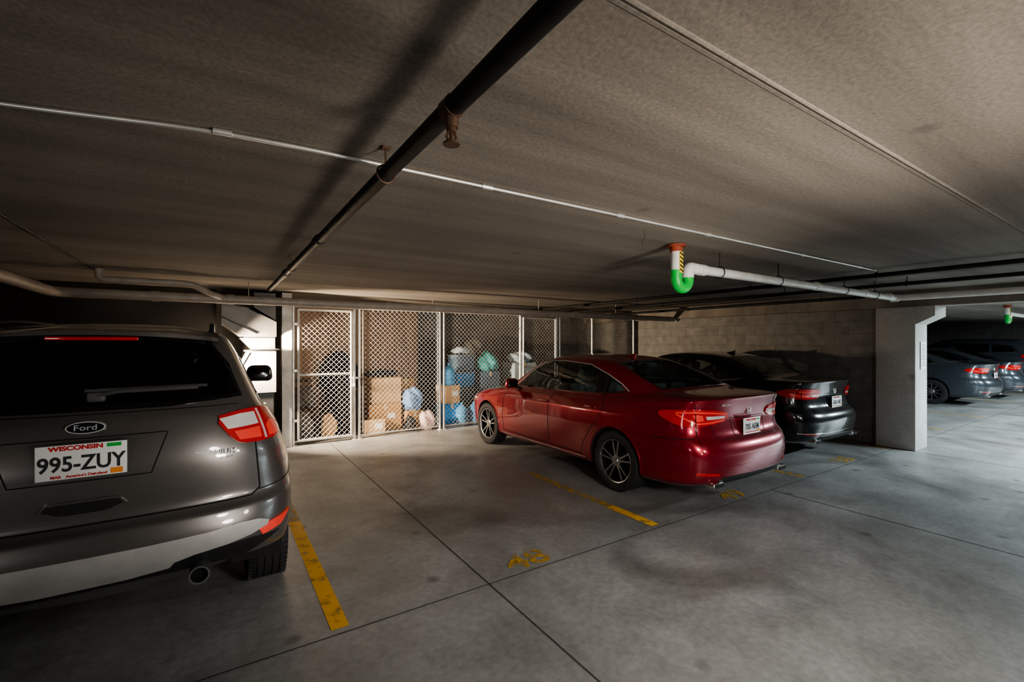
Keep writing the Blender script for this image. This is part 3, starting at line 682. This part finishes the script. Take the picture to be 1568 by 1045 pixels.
red=sedan('red_sedan_car',(4.60,2.50,0),m_paintred,'a',3,m_seat,'705 AEM')
blk=sedan('black_sedan_car',(7.50,2.88,0),m_paintblk,'b',3,None,'ABX-482')
suv1=suv('grey_suv_car',(-.50,2.74,0),m_paintgrey,3)
far1=sedan('dark_blue_sedan_car',(17.0,3.0,0),m_paintnavy,'b',2,None,'471-KRT')
far2=sedan('dark_blue_sedan_car',(19.9,2.9,0),m_paintnavy,'b',2,None,'318-LMD')
far3=suv('dark_blue_suv_car',(22.7,2.9,0),m_paintnavy,2,'226-HPE')

# ------------------------------------------------------------------ room shell
H=2.45
def slab(name,x0,x1,y0,y1,z0,z1,mat,parent=None):
    bm=bmesh.new(); rbox(bm,((x0+x1)/2,(y0+y1)/2,(z0+z1)/2),(x1-x0,y1-y0,z1-z0)); return new(name,bm,mat,parent)
slab('floor',-8,27,-7,10.2,-.2,0,m_floor)
slab('ceiling',-8,27,-7,10.2,H,H+.25,m_ceil)
slab('wall_back',-8,27,9.9,10.1,0,H,m_block)
slab('wall_left',-8.2,-8,-7,10.2,0,H,m_block)
slab('wall_right',27,27.2,-7,10.2,0,H,m_block)
slab('wall_front',-8,27,-7.2,-7,0,H,m_block)
slab('wall_side',9.02,9.22,2.96,9.9,0,H,m_block)
slab('wall_storage',.86,1.0,7.92,9.9,0,H-.02,m_blockw)
slab('shade_panel',-8,0.0,8.15,8.30,0,H-.01,m_shadewall)  # added dark panel where the background is only deep shade
slab('wall_storage_back',1.0,3.72,9.55,9.62,0,H-.02,m_tan)
slab('ceiling_beam',8.90,9.36,-7,9.9,2.20,H,m_ceil)
bm=bmesh.new(); rbox(bm,(9.13,2.70,1.10),(.52,.50,2.20),.015,2)
vs=[]
for x in (8.88,9.38):
    vs.append([bm.verts.new(p) for p in ((x,2.45,1.93),(x,2.23,2.05),(x,2.23,2.20),(x,2.45,2.20))])
for k in range(4): bm.faces.new((vs[0][k],vs[0][(k+1)%4],vs[1][(k+1)%4],vs[1][k]))
bm.faces.new(vs[0]); bm.faces.new(vs[1][::-1]); bmesh.ops.recalc_face_normals(bm,faces=bm.faces[:])
new('concrete_column',bm,m_col)
e=empty('notice_sign',(9.17,2.44,1.45)); box('paper',(0,0,0),(.22,.006,.42),m_plate,e)
for k in range(11): box('text_line_%d'%k,(0,-.004,.17-.033*k),(.17 if k%4 else .12,.002,.009),m_ptxt,e)
bm=bmesh.new()
def q(x0,x1,y0,y1,z=.0015):
    v=[bm.verts.new(p) for p in ((x0,y0,z),(x1,y0,z),(x1,y1,z),(x0,y1,z))]; bm.faces.new(v)
q(-8,27,2.685,2.695); q(1.556,1.567,-7,7.9)
for x in (5.2,8.85,12.5,16.2,-2.1): q(x,x+.011,-7,2.69)
q(6.1,6.111,2.69,9.9); q(-8,27,-2.0,-1.989)
new('floor_joints',bm,m_joint)
bm=bmesh.new()
for x,y0,y1 in ((-2.1,2.74,7.8),(.60,2.74,4.6),(3.32,2.74,3.3)): q(x-.05,x+.05,y0,y1,.003)
new('parking_lines',bm,m_yel)
bm=bmesh.new()
for x,y0,y1 in ((.60,4.6,6.4),(3.32,3.3,4.7),(6.04,2.74,7.8),(8.76,2.74,7.8),(11.5,2.74,7.8),(14.2,2.74,7.8),(18.45,2.74,7.8),(21.3,2.74,7.8)): q(x-.05,x+.05,y0,y1,.003)
new('parking_lines_faded',bm,m_yel2)
for i,(t,x) in enumerate((('47',-.72),('48',1.98),('49',4.68),('50',7.40))):
    text('stall_number_'+t,t,.30,(x,2.83,.0035),(0,0,0),m_yel2,None,.0004,sx=1.2,bold=.006)

# ------------------------------------------------------------------ ceiling services
e=empty('sprinkler_pipe')
tube('pipe',[(.58,-3,2.34),(.58,6.70,2.34)],.030,m_blackpipe,e,seg=16)
bm=bmesh.new()
for y in (-.6,.35,3.3,5.0): tube_bm(bm,[(.58,y-.05,2.34),(.58,y+.05,2.34)],.038,16)
new('couplings',bm,m_blackpipe,e)
bm=bmesh.new()
for y in (1.84,4.6):
    tube_bm(bm,[(.58+.036*math.cos(a*math.pi/10),y,2.34+.036*math.sin(a*math.pi/10)) for a in range(20)],.004,6,closed=True)
    tube_bm(bm,[(.58,y,2.375),(.58,y,2.449)],.004,8); rbox(bm,(.58,y,2.444),(.035,.035,.008),.002,1)
new('hangers',bm,m_brass,e)
bm=bmesh.new(); X,Y,Zp=.58,1.22,2.34
tube_bm(bm,[(X,Y-.025,Zp),(X,Y+.025,Zp)],.034,14)
tube_bm(bm,[(X,Y,Zp-.02),(X,Y,Zp-.058)],[.023,.019],14); tube_bm(bm,[(X,Y,Zp-.058),(X,Y,Zp-.072)],.014,10)
for s in (-1,1): tube_bm(bm,[(X+s*.010,Y,Zp-.07),(X+s*.016,Y,Zp-.085),(X+s*.004,Y,Zp-.105)],.004,6)
tube_bm(bm,[(X,Y,Zp-.072),(X,Y,Zp-.10)],.006,6); tube_bm(bm,[(X,Y,Zp-.103),(X,Y,Zp-.108)],.025,18)
new('sprinkler_head',bm,m_brass,e)

e=empty('ceiling_conduit')
tube('conduit',[(-5.5,2.9,2.437),(-.60,2.18,2.437),(-.05,2.03,2.437),(.30,2.0,2.437),(6.03,2.0,2.437)],.0085,m_steel,e,.2,seg=10)
bm=bmesh.new()
for x in (.02,1.15,2.1,3.0,4.4,5.6): tube_bm(bm,[(x-.03,2.0 if x>.1 else 2.02,2.437),(x+.03,2.0 if x>.1 else 2.015,2.437)],.012,10)
new('couplings',bm,m_steel,e)
e=empty('thin_ceiling_conduit'); tube('conduit',[(-1.11,-2,2.44),(-1.11,6.7,2.44)],.006,m_blackpipe,e)
bm=bmesh.new()
tube_bm(bm,[(-2,.74,H+.002),(27,.74,H+.002)],.009,8); rbox(bm,(9.5,.76,H-.001),(35,.012,.004)); rbox(bm,(9.5,-2.6,H-.003),(35,.03,.008))
new('ceiling_joint_ridge',bm,m_ceil)

e=empty('drain_main_pipe')
tube('pipe',[(-1.48,-2,2.2),(-1.48,6.8,2.2),(8.88,6.8,2.19)],.055,m_greypipe,e,.18,seg=20)
bm=bmesh.new()
for x in (-.6,.15,2.2,4.1,5.9,7.6): tube_bm(bm,[(x-.04,6.8,2.2),(x+.04,6.8,2.2)],.062,20)
for x in (.35,2.9,5.0,7.0): tube_bm(bm,[(x,6.8,2.25),(x,6.8,2.445)],.006,6)
new('couplings',bm,m_greypipe,e)
tube('branch',[(-1.05,6.45,2.44),(-1.05,6.45,2.33),(-.25,6.45,2.33),(-.05,6.62,2.24),(.08,6.80,2.21)],.036,m_greypipe,e,.07,seg=14)

def trap(name,x0):
    e=empty(name,(x0,2.38,0))
    tube('riser',[(0,0,2.445),(0,0,2.22)],.042,m_whitepipe,e,seg=20)
    tube('flange',[(0,0,2.445),(0,0,2.43)],.075,m_rust,e,seg=20); tube('collar',[(0,0,2.43),(0,0,2.39)],.050,m_rust,e,seg=20)
    pts=[(0,0,2.24)]+[(.075-.075*math.cos(a*math.pi/12),0,2.175-.075*math.sin(a*math.pi/12)) for a in range(13)]+[(.15,0,2.20)]
    tube('trap_bend',pts,.046,m_green,e,seg=20)
    tube('elbow',[(.15,0,2.19),(.15,0,2.275),(.26,0,2.272)],.048,m_whitepipe,e,.075,seg=20)
    bm=bmesh.new()
    rbox(bm,(.008,-.043,2.30),(.045,.006,.17),.002,1,mi=0)
    for k in range(5): rbox(bm,(.008,-.047,2.235+.033*k),(.044,.003,.012),0,rot=(0,R(28),0),mi=1)
    new('warning_label',bm,[m_ylab,m_blk],e)
    return e
e=trap('drain_trap_pipe',3.14)
tube('run',[(.24,0,2.272),(4.615,0,2.262)],.040,m_whitepipe,e,seg=20)
bm=bmesh.new()
for x in (.34,2.4,3.65,4.45): tube_bm(bm,[(x-.035,0,2.271),(x+.035,0,2.271)],.048,20)
new('couplings',bm,m_whitepipe,e)
bm=bmesh.new()
for x in (.6,1.6,3.1,4.0): 
    tube_bm(bm,[(x,0,2.27),(x,0,2.445)],.005,6); tube_bm(bm,[(x,.05*math.cos(a*math.pi/8),2.27+.05*math.sin(a*math.pi/8)) for a in range(16)],.004,6,closed=True)
new('hangers',bm,m_blackpipe,e)
e=empty('drain_branch_pipe',(7.81,2.38,0))
bm=bmesh.new(); tube_bm(bm,[(0,.045,2.262),(0,-9.0,2.25)],.040,20)
for y in (0.0,-3,-4.3): tube_bm(bm,[(0,y-.04,2.26),(0,y+.04,2.26)],.049,20)
new('pipe',bm,m_whitepipe,e,50)
e=trap('drain_trap_pipe',14.1)
tube('run',[(.24,0,2.272),(6.4,0,2.262)],.040,m_whitepipe,e,seg=20)
for p0,p1,r,ys in (((6.05,-6.9,2.385),(6.05,9.8,2.385),.024,(.9,2.0,3.4,5.4)),((6.95,-6.9,2.36),(6.95,9.8,2.36),.024,(.9,2.0,3.4,5.4)),((8.3,2.9,2.345),(8.3,9.8,2.345),.022,(3.5,6.0)),((11.5,-6.9,2.36),(11.5,9.8,2.36),.04,(1,3)),((9.4,1.5,2.40),(26.9,1.5,2.40),.025,())):
    e=empty('black_iron_pipe'); bm=bmesh.new(); tube_bm(bm,[p0,p1],r,12)
    for y in ys: tube_bm(bm,[(p0[0],y,p0[2]),(p0[0],y,2.445)],.005,6); rbox(bm,(p0[0],y,p0[2]),(2*r+.014,.03,2*r+.014),.01,2)
    new('pipe',bm,m_blackpipe,e,50)
e=empty('dangling_wire'); tube('wire',[(2.55,2.2,2.449),(2.56,2.2,2.40),(2.52,2.2,2.37),(2.55,2.21,2.34)],.002,m_blackpipe,e,.02,seg=6)
e=empty('ventilation_duct')
bm=bmesh.new()
def prism(pts,y0,y1):
    A=[bm.verts.new((x,y0,z)) for x,z in pts]; B=[bm.verts.new((x,y1,z)) for x,z in pts]; n=len(pts)
    bm.faces.new(A); bm.faces.new(B[::-1])
    for k in range(n): bm.faces.new((A[k],B[k],B[(k+1)%n],A[(k+1)%n]))
prism([(.10,.9),(.76,.9),(.76,1.52),(.40,1.52)],7.75,8.5)
prism([(.46,1.54),(.76,1.54),(.76,1.72),(.30,1.72)],7.9,8.5)
prism([(.06,1.93),(.30,1.74),(.76,1.74),(.76,1.97),(.40,2.16),(.06,2.22)],7.7,8.5)
prism([(.47,2.18),(.76,1.99),(.76,2.40),(.47,2.40)],7.8,8.5)
bmesh.ops.recalc_face_normals(bm,faces=bm.faces[:]); new('duct_body',bm,m_duct,e,20)
bm=bmesh.new()
for z in (1.53,1.73): rbox(bm,(.55,7.88,z),(.42,.05,.025),.004,1)
rbox(bm,(.43,8.1,.45),(.62,.6,.9),.01,1)
tube_bm(bm,[(.06,7.69,2.02),(.50,7.69,1.78)],.008,6); tube_bm(bm,[(.40,7.69,2.15),(.76,7.69,1.96)],.010,6)
tube_bm(bm,[(.12,7.74,.95),(.41,7.74,1.50)],.010,6)
new('duct_flanges',bm,m_blackpl,e,20)

# ------------------------------------------------------------------ chain-link fence
FY=8.0
def chain(bm,u0,u1,z0,z1,f,sp=.085,r=.0019):
    def wire(a,b):
        a=Vector(f(*a)); b=Vector(f(*b)); tube_bm(bm,[a,b],r,4)
    w=u1-u0; h=z1-z0; n=int((w+h)/sp)
    for k in range(1,n+1):
        c=k*sp
        a=(u0+max(0,c-h),z0+min(c,h)); b=(u0+min(c,w),z0+max(0,c-w)); wire(a,b)
        a=(u1-max(0,c-h),z0+min(c,h)); b=(u1-min(c,w),z0+max(0,c-w)); wire(a,b)
e=empty('chain_link_fence',(0,FY,0))
bm=bmesh.new()
posts=[1.03,1.98,2.06,3.56,3.64,5.40,6.38,6.47,7.45,8.86]
for x in posts: tube_bm(bm,[(x,0,0),(x,0,2.26)],.025,12)
tube_bm(bm,[(1.02,0,2.24),(8.95,0,2.24)],.022,10)
for x0,x1 in ((1.03,1.98),(2.06,3.56),(3.64,5.4),(5.4,6.38),(6.47,7.45),(7.45,8.86)):
    tube_bm(bm,[(x0,0,.06),(x1,0,.06)],.014,8)
for x in posts: tube_bm(bm,[(x,0,0.0),(x,0,.012)],.06,12)
new('posts_and_rails',bm,m_steel,e)
bm=bmesh.new()
for x0,x1 in ((1.10,1.92),(5.46,6.32)):
    pts=[(x0,-.035,.08),(x1,-.035,.08),(x1,-.035,2.18),(x0,-.035,2.18)]
    tube_bm(bm,pts[:2],.020,10);tube_bm(bm,pts[1:3],.020,10);tube_bm(bm,pts[2:4],.020,10);tube_bm(bm,[pts[3],pts[0]],.020,10)
    tube_bm(bm,[(x0,-.035,1.13),(x1,-.035,1.13)],.018,10)
    for z in (.4,1.2,1.95): rbox(bm,(x0-.04,-.02,z),(.09,.05,.05),.01,2)
    rbox(bm,(x1+.04,-.04,1.05),(.13,.04,.03),.006,1); tube_bm(bm,[(x1+.04,-.06,.95),(x1+.04,-.06,1.15)],.008,8); rbox(bm,(x1+.04,-.075,.93),(.05,.025,.06),.008,2)
for x in (2.12,3.5): tube_bm(bm,[(x,-.02,.1),(x,-.02,2.2)],.007,8)
new('gate_frames',bm,m_steel,e)
bm=bmesh.new()
chain(bm,1.10,1.92,.08,2.18,lambda u,z:(u,-.035,z)); chain(bm,2.06,3.56,.06,2.22,lambda u,z:(u,0,z)); chain(bm,3.64,5.4,.06,2.22,lambda u,z:(u,0,z))
chain(bm,5.46,6.32,.08,2.18,lambda u,z:(u,-.035,z)); chain(bm,6.47,8.86,.06,2.22,lambda u,z:(u,0,z))
new('wire_mesh',bm,m_wire,e)

# ------------------------------------------------------------------ storage contents
m_card=M('cardboard',(.50,.29,.13),.85,var=.1,scale=4); m_card2=M('cardboard_pale',(.66,.43,.24),.85,var=.1); m_tape=M('parcel_tape',(.66,.52,.34),.3)
m_bluebag=M('blue_bag_plastic',(.20,.38,.72),.4,var=.4); m_pink=M('pale_pink_bag',(.75,.55,.52),.5,var=.2); m_blackcl=M('black_cloth',(.012,.012,.014),.8,bump=.4,scale=14)
m_whitebag=M('white_plastic',(.50,.62,.70),.4); m_bin=M('grey_blue_bin',(.10,.17,.25),.4); m_lid=M('bin_lid',(.20,.27,.34),.4); m_teal=M('teal_plastic',(.08,.42,.42),.35,var=.4)
m_greycl=M('grey_cloth',(.14,.13,.12),.9,bump=.4); m_binlid=M('blue_bin',(.04,.26,.60),.35); m_dkwood=M('dark_chair_wood',(.06,.03,.018),.4,var=.3,stretch=(1,1,.2))
m_jug=M('blue_water_jug',(.10,.38,.72),.15,coat=1)
def cbox(c,s,mat=m_card,rz=0,label=False):
    e=empty('cardboard_box',(c[0],c[1],c[2]),rz)
    bm=bmesh.new(); rbox(bm,(0,0,s[2]/2),(s[0],s[1],s[2]),.006,1)
    new('carton',bm,mat,e)
    bm=bmesh.new(); rbox(bm,(0,0,s[2]+.001),(.05,s[1]+.004,.002)); rbox(bm,(0,-s[1]/2-.001,s[2]-.05),(.05,.002,.10)); new('tape',bm,m_tape,e)
    if label: box('label',(s[0]*.18,-s[1]/2-.002,s[2]*.55),(.14,.003,.10),m_plate,e)
    return e
def bag(name,c,s,mat,seed=1,knot=True):
    bm=bmesh.new(); bmesh.ops.create_icosphere(bm,subdivisions=4,radius=1)
    rnd=random.Random(seed); ph=[rnd.uniform(0,6) for _ in range(8)]
    for v in bm.verts:
        p=v.co.copy(); k=1+.10*math.sin(5*p.x+ph[0]+3*p.z)+.08*math.sin(7*p.y+ph[1]+4*p.x)+.06*math.sin(11*math.atan2(p.y,p.x)+ph[2]+4*p.z)*(.3+abs(p.z))+.05*math.sin(12*p.z+ph[3]+6*p.x)
        z=p.z*k
        if z<-.75: z=-.75
        sh=1-.25*max(0,z)**2
        v.co=Vector((p.x*k*s[0]*sh,p.y*k*s[1]*sh,(z+.75)*s[2]))
    if knot: tube_bm(bm,[(0,0,1.55*s[2]),(.01,0,1.78*s[2]),(.03,0,1.92*s[2])],[s[0]*.3,s[0]*.10,s[0]*.24],12)
    o=new(name,bm,mat,None,60); o.location=c; return o
def binbox(c,s,mat,lid):
    e=empty('storage_bin',c); bm=bmesh.new(); rbox(bm,(0,0,s[2]/2),s,.015,2,taper=(1.08,1.08))
    for k in range(-2,3): rbox(bm,(k*s[0]*.2,-s[1]/2-.004,s[2]*.45),(.02,.012,s[2]*.7),.003,1)
    new('tub',bm,mat,e)
    bm=bmesh.new(); rbox(bm,(0,0,s[2]+.012),(s[0]*1.13,s[1]*1.13,.03),.01,2); rbox(bm,(0,0,s[2]+.03),(s[0]*.9,s[1]*.9,.012),.004,1)
    for sx in (-1,1): rbox(bm,(sx*s[0]*.56,0,s[2]-.02),(.02,.12,.07),.005,1)
    new('lid',bm,lid,e)
def jug(c):
    bm=bmesh.new(); P=[(0,.001),(0,.12),(.02,.135),(.10,.135),(.11,.128),(.12,.135),(.20,.135),(.21,.128),(.22,.135),(.30,.135),(.36,.08),(.39,.028),(.44,.028),(.44,.001)]
    lathe(bm,P,24)
    for v in bm.verts: v.co=Vector((v.co.y,v.co.z,v.co.x))
    bmesh.ops.recalc_face_normals(bm,faces=bm.faces[:]); o=new('water_jug',bm,m_jug,None,40); o.location=c
# wooden chair in first cage
e=empty('wooden_chair',(1.36,8.98,0),R(12)); bm=bmesh.new()
for sx in (-1,1):
    tube_bm(bm,[(sx*.19,-.19,0),(sx*.19,-.19,.44)],[.014,.02],8); tube_bm(bm,[(sx*.19,.19,0),(sx*.19,.19,.45),(sx*.18,.25,.98)],[.014,.02,.014],8)
    tube_bm(bm,[(sx*.19,-.19,.18),(sx*.19,.19,.18)],.010,6)
rbox(bm,(0,0,.45),(.44,.44,.035),.012,2)
for z in (.66,.80,.94): rbox(bm,(0,.205+(z-.45)*.1,z),(.36,.018,.06),.006,1)
new('chair_frame',bm,m_dkwood,e)
bag('grey_bag',(1.36,8.92,.47),(.17,.15,.22),m_greycl,3,False)
bag('black_duffel_bag',(1.93,8.55,0),(.24,.22,.66),m_blackcl,5,False)
bag('tan_bag',(1.62,8.30,0),(.13,.11,.24),m_card2,9,False); bag('grey_bag',(1.25,8.36,0),(.13,.12,.26),m_greycl,41,False)
e=empty('hanging_jacket',(2.02,9.30,0)); bm=bmesh.new()
rings=[]
for z,w,dp in ((1.48,.05,.04),(1.44,.16,.07),(1.35,.24,.10),(1.0,.23,.11),(.7,.25,.12),(.5,.26,.12)):
    rings.append([bm.verts.new((w*math.cos(a*math.pi/12)*(1+.05*math.sin(a*2.7)),dp*math.sin(a*math.pi/12),z)) for a in range(24)])
for i in range(5):
    for k in range(24): bm.faces.new((rings[i][k],rings[i][(k+1)%24],rings[i+1][(k+1)%24],rings[i+1][k]))
bm.faces.new(rings[0]); bm.faces.new(rings[-1])
for s in (-1,1): tube_bm(bm,[(s*.18,0,1.38),(s*.30,-.02,1.1),(s*.33,-.04,.76)],[.07,.065,.05],12)
new('cloth',bm,m_blackcl,e); tube('hanger_hook',[(0,0,1.48),(0,0,1.56),(.03,0,1.59),(.0,.22,1.60)],.004,m_steel,e)
cbox((2.66,8.70,0),(.62,.50,.50),m_card,0,True); cbox((2.68,8.72,.503),(.58,.46,.48),m_card2,R(4)); cbox((2.42,8.34,0),(.36,.16,.24),m_card2,R(-4),True)
cbox((3.20,8.98,0),(.40,.40,.62),m_card,R(3)); cbox((3.20,8.98,.623),(.34,.34,.30),m_card,R(-5))
e=empty('rolled_camping_chair',(2.65,8.72,.99)); bm=bmesh.new(); tube_bm(bm,[(-.30,0,.06),(.30,0,.07)],[.05,.06],14); tube_bm(bm,[(-.34,0,.07),(.0,-.02,.14),(.34,0,.09)],.012,8); new('rolled_chair',bm,m_blackcl,e)
cbox((3.20,8.50,0),(.34,.34,.34),m_card); bag('blue_bag',(3.20,8.50,0.345),(.20,.17,.24),m_bluebag,11,False); bag('pink_bag',(3.36,8.16,0),(.16,.10,.20),m_pink,12,False); bag('black_bag',(3.04,8.18,0),(.11,.10,.16),m_blackcl,13,False)
cbox((3.98,8.55,0),(.36,.42,.42),m_binlid); cbox((3.98,8.55,.423),(.34,.40,.36),m_card2,R(5),True); jug((3.98,8.50,.786))
for k in range(4): binbox((4.44,8.85,.352*k),(.40,.42,.30),m_bin if k!=2 else m_binlid,m_lid)
bag('white_bag',(4.44,8.85,1.42),(.20,.2,.08),m_whitebag,21,False)
cbox((4.98,8.75,0),(.50,.5,.6),m_bin); cbox((4.98,8.75,.603),(.48,.46,.42),m_bin); bag('teal_bag',(5.0,8.70,1.026),(.24,.22,.24),m_teal,22,False)
for x in (4.18,4.46,4.74): jug((x,8.30,0))
for k in range(3): binbox((5.05,9.45,.402*k),(.5,.42,.35),m_bin,m_lid)
bag('green_coat_bundle',(5.05,9.45,1.22),(.25,.18,.30),m_greycl,35,False)
bag('dark_garment_bag',(3.95,9.35,0),(.22,.2,1.0),m_blackcl,36,False)
binbox((5.85,8.7,0),(.62,.5,.6),m_binlid,m_lid); cbox((5.85,8.7,.646),(.58,.5,.55),m_whitebag,0,True); bag('white_sack',(5.85,8.68,1.2),(.3,.25,.14),m_whitebag,24,False)
binbox((6.9,8.8,0),(.6,.5,.5),m_bin,m_lid); cbox((6.9,8.8,.546),(.5,.45,.5),m_card); cbox((7.9,8.8,0),(.7,.6,.8),m_card); cbox((7.9,8.8,.803),(.5,.5,.4),m_card2)

# invented tripod for the unseen lamp between parked suv and storage
e=empty('invented_lamp_stand',(-.02,7.52,0)); bm=bmesh.new()
tube_bm(bm,[(0,0,.5),(0,0,1.38)],.015,10)
for a in (.3,2.4,4.5): tube_bm(bm,[(0,0,.7),(.16*math.cos(a),.16*math.sin(a),0.01)],.011,8)
rbox(bm,(-.06,-.03,1.44),(.08,.22,.18),.02,2,rot=(0,0,R(22)))
new('stand_and_housing',bm,m_blackpl,e)

# ------------------------------------------------------------------ lights
def area(name,loc,target,size,sy,power,col,spread=180):
    l=bpy.data.lights.new(name,'AREA'); l.shape='RECTANGLE'; l.size=size; l.size_y=sy; l.energy=power; l.color=col; l.spread=R(spread)
    o=bpy.data.objects.new(name,l); bpy.context.collection.objects.link(o); o.location=loc
    o.rotation_euler=(Vector(target)-Vector(loc)).to_track_quat('-Z','Y').to_euler(); return o
def spot(name,loc,target,power,col,ang,rad=.2):
    l=bpy.data.lights.new(name,'SPOT'); l.energy=power; l.color=col; l.spot_size=R(ang); l.spot_blend=1; l.shadow_soft_size=rad
    o=bpy.data.objects.new(name,l); bpy.context.collection.objects.link(o); o.location=loc
    o.rotation_euler=(Vector(target)-Vector(loc)).to_track_quat('-Z','Y').to_euler(); return o
def fixture(x,y,rot=0):
    e=empty('fluorescent_light',(x,y,H)); bm=bmesh.new(); rbox(bm,(0,0,-.034),(1.25,.20,.06),.015,2); new('housing',bm,m_fix,e)
    return e
def point(name,loc,power,col,rad=.15):
    l=bpy.data.lights.new(name,'POINT'); l.energy=power; l.color=col; l.shadow_soft_size=rad
    o=bpy.data.objects.new(name,l); bpy.context.collection.objects.link(o); o.location=loc; return o
point('key_lamp',(3.2,-1.1,1.55),70,(1,.93,.84),.22)
spot('ceiling_bounce_spot',(2.0,-1.6,1.0),(1.7,3.0,2.45),560,(1,.91,.80),76,.3)  # added unseen spot; soft cone lets the ceiling darken towards its edges
spot('floor_spot',(1.6,-1.2,2.0),(2.5,3.1,0.1),430,(1,.96,.90),86,.25)  # added unseen spot; brightens mid floor and leaves the corners dim
for x,y,p in ((10.4,-.6,620),(14.6,-.6,620),(19.5,-.4,560)):
    fixture(x,y); area('tube_lamp_%d'%int(x),(x,y,H-.075),(x,y,0),1.2,.16,p,(.78,.94,1.0))
area('hidden_storage_lamp',(.03,7.54,1.44),(2.5,8.7,1.15),.2,.16,360,(1,.80,.58),112)  # unseen lamp lighting the storage; its tripod form is invented
point('duct_fill_light',(.05,7.35,1.5),4,(1,.88,.74),.05)  # added point fill that brightens the duct
point('left_fill_light',(-3.0,-1.0,1.4),55,(1,.96,.92),.35)  # added fill from the left to brighten the suv, no real source
w=bpy.data.worlds.new('world'); w.use_nodes=True; w.node_tree.nodes['Background'].inputs[0].default_value=(.01,.011,.012,1); w.node_tree.nodes['Background'].inputs[1].default_value=.5
bpy.context.scene.world=w
try: bpy.context.scene.view_settings.look='AgX - Medium High Contrast'
except Exception as ex: print(ex)
# ------------------------------------------------------------------ camera
c=bpy.data.cameras.new('camera'); c.lens=16.0; c.sensor_width=36; c.shift_y=.0016; c.clip_start=.05
co=bpy.data.objects.new('camera',c); bpy.context.collection.objects.link(co); co.location=(0,0,1.65); co.rotation_euler=(R(90),0,R(-33.0))
bpy.context.scene.camera=co
